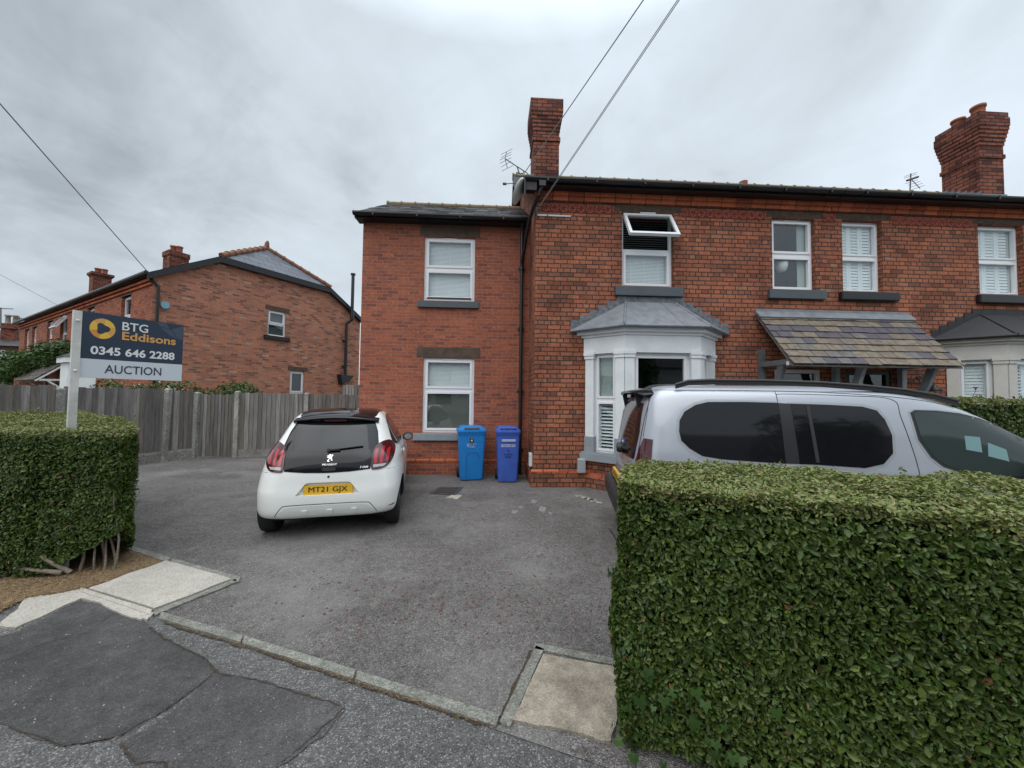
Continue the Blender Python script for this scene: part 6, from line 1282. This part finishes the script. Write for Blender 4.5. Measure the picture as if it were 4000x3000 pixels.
def hedge(root, foot, zt, dens, leaf, seed, zbot=lambda x, y: .03, toponly=None, rd=.07, cams=None, tdens=1.0):
    """foot: plan outline (world, ccw); faces with density weights"""
    r = np.random.default_rng(seed); P = []; Nn = []; T = []; n = len(foot); F = [Vector(f) for f in foot]; cen = sum(F, Vector((0, 0)))/n
    for i in range(n):
        a, c = F[i], F[(i+1) % n]; d = c-a; Ln = d.length; d /= Ln; nr = Vector((d.y, -d.x)); 
        if nr.dot((a+c)/2-cen) < 0: nr = -nr
        wt = 1.0 if cams is None else cams[i]
        k = int(Ln*zt*dens*wt)
        for q in range(k):
            u = r.random()*Ln; p = a+d*u; zb = zbot(p.x, p.y); z = zb+(zt-zb)*r.random(); e = 0
            if z > zt-rd: e = rd-sqrt(max(0, rd*rd-(z-(zt-rd))**2))
            eu = min(u, Ln-u); ec = 0
            if eu < rd: ec = rd-sqrt(max(0, rd*rd-(rd-eu)**2))
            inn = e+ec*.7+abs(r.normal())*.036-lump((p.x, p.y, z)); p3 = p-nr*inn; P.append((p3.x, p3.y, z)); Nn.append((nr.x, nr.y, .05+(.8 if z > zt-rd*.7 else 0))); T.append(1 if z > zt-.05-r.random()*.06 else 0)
    xs = [f.x for f in F]; ys = [f.y for f in F]
    def inside(x, y):
        c = False
        for i in range(n):
            a, b_ = F[i], F[i-1]
            if (a.y > y) != (b_.y > y) and x < (b_.x-a.x)*(y-a.y)/(b_.y-a.y)+a.x: c = not c
        return c
    A_ = (max(xs)-min(xs))*(max(ys)-min(ys))
    for q in range(int(A_*dens*tdens)):
        x = r.uniform(min(xs), max(xs)); y = r.uniform(min(ys), max(ys))
        if not inside(x, y): continue
        z = zt+lump((x, y, zt))-abs(r.normal())*.022; P.append((x, y, z)); Nn.append((0, 0, 1)); T.append(1)
    # sprigs standing proud
    for q in range(int(A_*22)):
        x = r.uniform(min(xs), max(xs)); y = r.uniform(min(ys), max(ys))
        if not inside(x, y): continue
        hh = r.uniform(.03, .085)
        for j in range(int(hh*130)): P.append((x+r.normal()*.006, y+r.normal()*.006, zt+j/130)); Nn.append((r.normal(), r.normal(), .4)); T.append(1)
    P = np.array(P); Nn = np.array(Nn); T = np.array(T); Ln = leaf*np.clip(r.lognormal(-.08, .33, len(P)), .45, 1.9); Ln[T == 1] *= .8
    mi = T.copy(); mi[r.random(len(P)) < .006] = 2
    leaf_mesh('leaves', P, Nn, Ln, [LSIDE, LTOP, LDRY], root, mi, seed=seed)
    # solid near-black core: the shade between the branches put into its colour
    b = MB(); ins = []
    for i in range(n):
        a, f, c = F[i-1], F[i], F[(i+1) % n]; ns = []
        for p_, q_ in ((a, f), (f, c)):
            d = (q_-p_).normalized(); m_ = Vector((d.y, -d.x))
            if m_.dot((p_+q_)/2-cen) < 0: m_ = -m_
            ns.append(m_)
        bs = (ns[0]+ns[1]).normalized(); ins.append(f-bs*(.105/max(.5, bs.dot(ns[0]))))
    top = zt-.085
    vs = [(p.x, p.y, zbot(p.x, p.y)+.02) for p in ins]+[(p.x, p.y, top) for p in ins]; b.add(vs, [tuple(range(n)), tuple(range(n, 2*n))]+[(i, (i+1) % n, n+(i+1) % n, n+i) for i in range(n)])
    b.build('inner_shade_core', CORE, root)
    b = MB()
    for q in range(int(120)):
        i = r.integers(n); a, c = F[i], F[(i+1) % n]; p = a+(c-a)*r.random(); p = p+(cen-p).normalized()*.05; z = r.uniform(zbot(p.x, p.y), zt-.2); d = Vector((r.normal()*.06, r.normal()*.06, r.uniform(.08, .2))); b.bar((p.x, p.y, z), tuple(Vector((p.x, p.y, z))+d), .0035, .002, 5)
    tag(b.build('twigs', TWIG, root), kind='stuff')
# right hedge in the foreground
fr_ = [cw(.51, 1.79), cw(.49+.94*3.4, 1.79-.342*3.4), cw(.49+.94*3.4+.27, 1.79-.342*3.4+.72), cw(.785, 2.51)]
hr = empty('privet_hedge', (*fr_[0], 0), label='large clipped privet hedge filling the right foreground, ivy at its foot', cat='hedge')
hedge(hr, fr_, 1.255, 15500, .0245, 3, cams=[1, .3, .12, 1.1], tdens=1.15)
# left hedge with the sign post in it
fl_ = [cw(-3.56, 3.50), cw(-4.28, 4.24), cw(-4.95, 4.74), cw(-6.2, 5.62), cw(-7.3, 6.3), cw(-8.2, 6.2), cw(-8.2, 4.4), cw(-5.4, 3.42), cw(-4.2, 3.30)]
hl = empty('privet_hedge', (*fl_[0], 0), label='clipped privet hedge at the left with bare pale stems at its end', cat='hedge')
e0 = Vector(fl_[0])
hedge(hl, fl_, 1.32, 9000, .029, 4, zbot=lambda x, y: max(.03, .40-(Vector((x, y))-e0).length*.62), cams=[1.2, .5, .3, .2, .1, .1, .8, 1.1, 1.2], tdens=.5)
b = MB(); r = random.Random(8)
for (x, d) in ((-3.84, 3.47), (-3.78, 3.50), (-3.94, 3.44), (-4.04, 3.42), (-3.72, 3.56), (-3.90, 3.60), (-3.70, 3.49)):
    for s in range(1):
        p = Vector((*cw(x+r.uniform(-.03, .03), d+r.uniform(-.03, .03)), .0)); rr0 = r.uniform(.009, .017); v = Vector((r.uniform(-.25, .25), r.uniform(-.2, .2), 1)).normalized()
        for k in range(7):
            q = p+v*.10; b.bar(tuple(p), tuple(q+v*.01), rr0, rr0*.88, 8); rr0 *= .88; p = q; v = (v+Vector((r.uniform(-.2, .2), r.uniform(-.2, .2), .25))).normalized()
for (x0, d0, x1, d1, z0, z1) in ((-3.96, 3.40, -4.16, 3.33, .03, .20), (-4.0, 3.37, -4.34, 3.30, .04, .11)): b.bar((*cw(x0, d0), z0), (*cw(x1, d1), z1), .022, .012, 8)
b.build('stems', BARK, hl)
# hedge between the front gardens
hb_ = empty('privet_hedge', (7.1, 5.1, 0), label='garden hedge behind the van, in front of the right hand bay', cat='hedge')
hedge(hb_, [(6.95, 5.05), (12.5, 4.75), (12.6, 5.6), (7.1, 5.9)], 1.70, 2600, .042, 6, cams=[1, 0, 0, .6], tdens=.8)
# ivy over the foot of the right hedge
def ivy_leaf(b, c, nrm, up, s):
    nrm = Vector(nrm).normalized(); up = Vector(up); up = (up-nrm*up.dot(nrm)).normalized(); sd = up.cross(nrm)
    sh = [(0, -.1), (.22, -.32), (.55, -.30), (.42, -.02), (.50, .28), (.24, .26), (.0, .78), (-.24, .26), (-.50, .28), (-.42, -.02), (-.55, -.30), (-.22, -.32)]
    vs = [tuple(Vector(c))]+[tuple(Vector(c)+sd*x*s+up*(y)*s+nrm*(-.10*abs(x)-.12*max(0, y)**2)*s) for x, y in sh]; b.add(vs, [(0, i, i % 12+1) for i in range(1, 13)], 0, False)
ivm = leafmat('ivy_leaf', [(.022, .052, .010), (.035, .078, .015), (.055, .11, .024)], .35); r = random.Random(21); b = MB()
A0, A1, A3 = Vector(fr_[0]), Vector(fr_[1]), Vector(fr_[3]); fd = (A1-A0).normalized(); fnv = Vector((fd.y, -fd.x)); ed = (A3-A0).normalized(); env = Vector((-ed.y, ed.x))
if fnv.dot(Vector((0, 0))-A0) < 0: fnv = -fnv
for i in range(42):
    if r.random() < .72: u = abs(r.gauss(0, .30)); p = A0+fd*u; nv = fnv; z = abs(r.gauss(0, .20))*(1-.5*min(u, 1))+.03
    else: p = A0+ed*abs(r.gauss(0, .22)); nv = env; z = abs(r.gauss(0, .28))+.04
    p = p+nv*r.uniform(.01, .06); ivy_leaf(b, (p.x, p.y, z), (nv.x+r.gauss(0, .3), nv.y+r.gauss(0, .3), .35+r.gauss(0, .2)), (r.gauss(0, .4), r.gauss(0, .4), -1), r.uniform(.028, .052))
for (u, z, s) in ((.14, .42, .055), (.33, .40, .05), (.62, .40, .045), (.10, .30, .06)):
    p = A0+fd*u+fnv*.05; ivy_leaf(b, (p.x, p.y, z), (fnv.x, fnv.y, .3), (.3, 0, -1), s)
b.build('ivy_leaves', ivm, hr, fixn=False)
# clumpy growth made of leaves
def blobs(root, bl, leaf, mats, seed, dens=900, wr=.55, name='leaves'):
    r = np.random.default_rng(seed); P = []; Nn = []
    for (c, s) in bl:
        s = np.array(s if isinstance(s, (tuple, list)) else (s, s, s)); k = int(dens*(s[0]*s[1]+s[1]*s[2]+s[0]*s[2])); d = r.normal(size=(k, 3)); d /= np.linalg.norm(d, axis=1)[:, None]
        rad = r.uniform(.55, 1.0, (k, 1))**.6; P.append(np.array(c)+d*s*rad*(1+.12*np.sin(d[:, :1]*9+d[:, 1:2]*7))); Nn.append(d)
    P = np.concatenate(P); Nn = np.concatenate(Nn); return leaf_mesh(name, P, Nn, leaf*r.uniform(.6, 1.4, len(P)), mats, root, seed=seed, wr=wr)
def N3(x, y, z): return tuple(NX @ Vector((x, y, z)))
cl = empty('climbing_plant', N3(-.2, 12, 0), label='leafy green climber over the porch and bays of the neighbouring house', cat='plant')
r = random.Random(5); bl = []
for i in range(30):
    y = 7.4+i*.27; bl.append((N3(-.35+r.uniform(-.2, .1), y, 3.22-.012*i+r.uniform(-.35, .30)), r.uniform(.26, .48)))
for i in range(8): bl.append((N3(-.9, 9.6+i*.5, 2.9+r.uniform(-.3, .3)), .4))
for i in range(6): bl.append((N3(-.5, 14.6+i*.3, 2.7+r.uniform(-.4, .3)), .45))
blobs(cl, bl, .13, [LBUSH], 11, 420); b = MB(); b.path([N3(-.15, 10.4, 0), N3(-.2, 10.6, 2), N3(-.3, 11, 3.4)], .05); b.path([N3(-.15, 17, 0), N3(-.2, 17.1, 3)], .04); b.build('stem', BARK, cl)
bs_ = empty('flowering_bush', (*cw(-9.6, 10.6), 0), label='loose green bush with tiny white flowers showing over the fence by the sign', cat='bush')
bl = []; r = random.Random(2)
for i in range(16): bl.append(((*cw(-11.2+i*.24, 10.2+i*.05+r.uniform(-.2, .2)), 1.60+r.uniform(-.10, .16)-(.10 if i > 12 else 0)), r.uniform(.22, .38)))
blobs(bs_, bl, .075, [LBUSH], 12, 900)
WF = mat('white_blossom', (.6, .62, .58), .6); blobs(bs_, [(c, s*1.05 if not isinstance(s, tuple) else s) for c, s in bl[:9]], .04, [WF], 13, 60, .9, 'blossom')
b = MB(); [b.bar((*cw(-10.9+i*.6, 10.4), 0), (*cw(-10.9+i*.6, 10.4), 1.4), .02, n=6) for i in range(5)]; b.build('stems', BARK, bs_)
tr = empty('garden_tree', (*cw(-42.0, 30.0), 0), label='dark green tree at the far left edge beyond the houses', cat='tree')
blobs(tr, [((*cw(-42+r.uniform(-1.5, 1.5), 30+r.uniform(-1, 1)), 3.2+r.uniform(-1.2, 1.3)), 1.1) for i in range(8)], .25, [LBUSH], 14, 120, name='crown'); b = MB(); b.bar((*cw(-42, 30), 0), (*cw(-42, 30), 3.4), .2, .1); b.build('trunk', BARK, tr)
sh = empty('garden_shrub', (*cw(-34.2, 23.5), 0), label='low green shrub in front of the distant pale house', cat='shrub')
blobs(sh, [((*cw(-33.9+.5*i, 23.3), 2.0+.15*(i % 2)), .5) for i in range(4)], .16, [LBUSH], 15, 200); b = MB(); b.bar((*cw(-33.5, 23.3), 0), (*cw(-33.5, 23.3), 2), .05); b.build('stem', BARK, sh)

# ------------------------------------------------------------ things on the houses
def yp(u, v, Y): q = ray(u, v); t = Y/q.y; return Vector((q.x*t, q.y*t, EYE+q.z*t))
AL = mat('aerial_metal', (.10, .10, .11), .5, metal=.6)
Ya = 9.8; ae = empty('tv_aerial', tuple(yp(2020, 690, Ya)), label='yagi aerial with a wide reflector beside the tall potless chimney', cat='aerial')
Q = lambda x, y, dy=0: tuple(yp(1900+x*.422, 300+y*.422, Ya)+Vector((0, dy, 0)))
b = MB(); b.path([Q(280, 915), Q(280, 885), Q(305, 895), Q(285, 835)], .016, 6); b.path([Q(345, 875), Q(340, 895), Q(305, 893)], .012, 6); b.build('mast', AL, ae)
b = MB(); b.bar(Q(175, 760), Q(380, 893), .012, n=6)
for k in range(11):
    t = .12+k*.08; x, y = 175+205*t, 760+133*t; b.bar(Q(x-14, y+9, -.1), Q(x+14, y-9, .1), .005, n=5)
b.build('boom', AL, ae)
b = MB(); b.path([Q(188, 695), Q(172, 758), Q(195, 848)], .009, 6)
for x, y, h in ((188, 693, 54), (183, 722, 46), (176, 745, 54), (178, 775, 54), (184, 808, 46), (195, 847, 54)): b.bar(Q(x-h, y+27), Q(x+h, y-27), .006, n=5)
b.build('reflector', AL, ae)
Ya2 = 11.5; ae = empty('tv_aerial', tuple(yp(3555, 738, Ya2)), label='small aerial on the ridge left of the corbelled chimney', cat='aerial'); Q = lambda x, y, dy=0: tuple(yp(2900+x*.5424, 350+y*.5424, Ya2)+Vector((0, dy, 0)))
b = MB(); b.bar(Q(1207, 730), Q(1213, 605), .02, n=6); b.build('mast', AL, ae)
b = MB(); b.bar(Q(1185, 655), Q(1265, 628), .035, n=6); b.bar(Q(1220, 650), Q(1280, 712), .012, n=6)
for x, y in ((1210, 612), (1205, 625), (1215, 665), (1235, 675), (1250, 690), (1265, 705)): b.bar(Q(x-42, y+14), Q(x+48, y-16), .007, n=5)
b.build('boom', AL, ae)
for (x, y, ln, Yd, lab) in ((5, 545, 200, 24, 'tall thin aerial at the left edge above the distant chimney'), (300, 360, 180, 23, 'thin aerial rising behind the far end of the neighbouring roof')):
    S = lambda x, y: tuple(yp(x*.2472, 1150+y*.2472, Yd)); ae = empty('tv_aerial', S(x, y), label=lab, cat='aerial'); b = MB(); y0 = 215 if x < 100 else 370; b.bar(S(x+8, y0+330), S(x+8, y0-5), .03, n=6); b.bar(S(x-20 if x > 100 else x-60, y0+6), S(x+ln, y0+14), .025, n=6); b.build('mast', AL, ae)
# satellite dish on the verge, seen edge-on
dc = Vector((.45, 6.80, 5.50)); ds = empty('satellite_dish', tuple(dc), label='white satellite dish seen nearly edge-on on the verge of the main roof', cat='satellite dish')
b = MB(); X0 = Matrix.Translation(dc) @ Matrix.Rotation(radians(-12), 4, 'Z') @ Matrix.Rotation(radians(-64), 4, 'Y') ; b.X = X0; b.lathe((0, 0, 0), [(.01, -.03), (.12, -.024), (.22, .0), (.25, .02), (.24, .024), (.12, -.016), (.01, -.02)], 24); b.build('reflector', mat('white_dish', (.62, .62, .60), .5), ds)
b = MB(); b.X = X0; b.bar((.2, 0, .0), (.05, 0, .30), .008, n=6); b.bar((.05, 0, .30), (.03, 0, .36), .025, n=8); b.X = Matrix(); b.bar(tuple(dc), (.53, 6.9, 5.60), .015, n=6); b.build('feed_arm', AL, ds)
# overhead cables
def cable(name, A_, px, d1, t, rad, label, twin=0):
    A_ = Vector(A_); q = ray(*px); Fd = CM @ Vector((0, 0, -1)); P1 = Vector((0, 0, EYE))+q*(d1/q.dot(Fd)); E_ = A_+(P1-A_)*t; b = MB(); n = 14
    for o in ((0,) if not twin else (-twin, twin)):
        pts = [tuple(A_+(E_-A_)*k/n+Vector((o, 0, -.0*sin(pi*k/n)))) for k in range(n+1)]; b.path(pts, rad, 6)
    return tag(b.build(name, mat(name+'_sheath', (.26, .27, .28), .5), None), label, 'cable')
cable('overhead_cable', (.52, 6.58, 5.72), (2513, 0), 4.2, 3.6, .007, 'thin overhead cable running up from the verge past the tall chimney')
cable('overhead_cable', (.80, 6.80, 5.18), (2650, 0), 4.0, 3.4, .005, 'thicker twin overhead cable from the corner bracket of the brick house', .010)
cable('overhead_cable', N3(-.1, -.1, 5.3), (0, 405), 6.5, 2.2, .011, 'long overhead cable sloping down to the corner of the neighbouring eaves')
cable('overhead_cable', N3(-.1, 9.3, 5.3), (0, 1072), 16.6, 2.2, .014, 'faint cable reaching the neighbouring eaves above the sign')
# wall lamp, metal welcome sign and petunias by the right hand bay
LB = mat('black_iron', (.012, .012, .012), .5); wl = empty('wall_lantern', (8.50, 6.88, 1.72), label='black iron wall lantern with a lit warm bulb, right of the canopy bracket', cat='lamp')
b = MB(); b.box(8.47, 8.53, 6.86, 6.898, 1.70, 1.95); b.path([(8.50, 6.87, 1.92), (8.50, 6.78, 2.02), (8.50, 6.70, 1.98)], .008); b.lathe((8.50, 6.70, 1.86), [(.03, .12), (.05, .09), (.11, .03), (.12, 0), (.10, 0)], 8); b.lathe((8.50, 6.70, 1.60), [(.06, 0), (.05, .02)], 8)
for k in range(4): a = pi/4+k*pi/2; b.bar((8.5+.09*cos(a), 6.70+.09*sin(a), 1.87), (8.5+.05*cos(a), 6.70+.05*sin(a), 1.62), .005, n=5)
b.build('lantern_frame', LB, wl); b = MB(); b.lathe((8.50, 6.70, 1.74), [(.01, -.03), (.03, -.01), (.035, .02), (.02, .06), (.01, .07)], 10); b.build('bulb', mat('lit_bulb', (1, .8, .4), .5, emit=(1, .62, .22), estr=9), wl)
ws = empty('welcome_sign', (8.42, 6.89, 2.05), label='black cut-out welcome sign with a small bird, on the brickwork over the lantern', cat='sign')
text_on('sign_lettering', 'WELCOME', LB, ws, (8.18, 6.885, 2.02), (1, 0, 0), (0, 0, 1), .44, .055, bold=.005, local=False, lift=.004); b = MB(); b.box(8.16, 8.64, 6.880, 6.890, 2.0, 2.01); b.build('sign_bar', LB, ws)
b = MB(); b.prism([(0, 0), (.05, -.015), (.09, 0), (.15, .05), (.10, .04), (.07, .055), (.03, .06), (.01, .045), (-.02, .04), (.0, .03)], lambda x, z: (8.38+x, 6.882, 2.11+z), lambda x, z: (8.38+x, 6.888, 2.11+z)); b.bar((8.43, 6.885, 2.01), (8.43, 6.885, 2.11), .003, n=5); b.build('bird_silhouette', LB, ws)
pf = empty('potted_petunias', (8.62, 6.35, 0), label='potted purple and red petunias beside the right hand bay', cat='potted plant')
b = MB(); b.lathe((8.62, 6.35, 0), [(.05, 0), (.05, 1.05), (.12, 1.1), (.20, 1.4), (.21, 1.42), (.17, 1.42)], 14); b.build('pot', M['black'], pf); blobs(pf, [((8.62, 6.35, 1.56), (.24, .2, .17)), ((8.40, 6.4, 1.55), (.16, .16, .14))], .05, [LBUSH], 31, 2600)
VIO = mat('violet_petal', (.16, .05, .36), .6); RDP = mat('red_petal', (.45, .02, .02), .6)
for (x, y, z, m_) in ((8.80, 6.30, 1.90, VIO), (8.74, 6.25, 1.72, VIO), (8.62, 6.18, 1.70, VIO), (8.56, 6.15, 1.66, RDP), (8.86, 6.28, 1.70, VIO)): b = MB(); b.lathe((x, y, z), [(.005, -.03), (.012, 0), (.035, .03), (.03, .032)], 9); b.bar((x, y, z-.03), (8.62, 6.35, 1.45), .004, n=5); b.build('flower', m_, pf)
# ------------------------------------------------------------ across the street, behind the camera: seen in the window reflections
op = empty('pale_house', (2, -24, 0), label='pale rendered house across the street, seen only in the window reflections', cat='house')
b = MB(); wall_face(b, (0, -20, 0), (-1, 0, 0), (0, 1, 0), -22, 16, 0, 4.6, [(x, x+1.5, z, z+1.2) for x in (-20, -14, -8, -2, 4, 10) for z in (.9, 3.0)], .1); b.quad((22, -20, 0), (22, -20, 4.6), (22, -28, 4.6), (22, -28, 0)); b.quad((-16, -20, 0), (-16, -20, 4.6), (-16, -28, 4.6), (-16, -28, 0)); b.quad((-16, -28, 0), (22, -28, 0), (22, -28, 4.6), (-16, -28, 4.6)); b.build('wall', M['render'], op)
b = MB()
for x in (-20, -14, -8, -2, 4, 10):
    for z in (.9, 3.0): b.box(-x-1.5, -x, -20.12, -20.10, z, z+1.2)
b.build('window_glass', M['black'], op) if False else [ (lambda q: q.build('window', TINT, op))(MB().box(-x-1.5, -x, -20.12, -20.10, z, z+1.2)) for x in (-20, -14, -8, -2, 4, 10) for z in (.9, 3.0)]
b = MB(); b.add([(-17, -19.5, 4.5), (23, -19.5, 4.5), (23, -28.5, 4.5), (-17, -28.5, 4.5), (-17, -24, 8.2), (23, -24, 8.2)], [(0, 1, 5, 4), (2, 3, 4, 5), (0, 4, 3), (1, 2, 5), (0, 3, 2, 1)]); b.build('roof', M['darkroof'], op, fixn=False)
for k, (tx, ty, lab) in enumerate(((-10, -15, 'broad tree across the street behind the viewer, left of the pale house'), (10.5, -16, 'broad tree across the street behind the viewer, right of the first one'))):
    tt = empty('street_tree', (tx, ty, 0), label=lab, cat='tree'); r = random.Random(k+40)
    blobs(tt, [((tx+r.uniform(-2, 2), ty+r.uniform(-1.8, 1.8), 5.2+r.uniform(-1.8, 2.4)), r.uniform(1.0, 1.6)) for i in range(16)], .30, [LBUSH], 60+k, 75, name='crown'); b = MB(); b.bar((tx, ty, 0), (tx, ty, 5), .24, .13); 
    for i in range(5): b.bar((tx, ty, 3.5), (tx+r.uniform(-1.8, 1.8), ty+r.uniform(-1.8, 1.8), 6.5), .09, .03)
    b.build('trunk', BARK, tt)
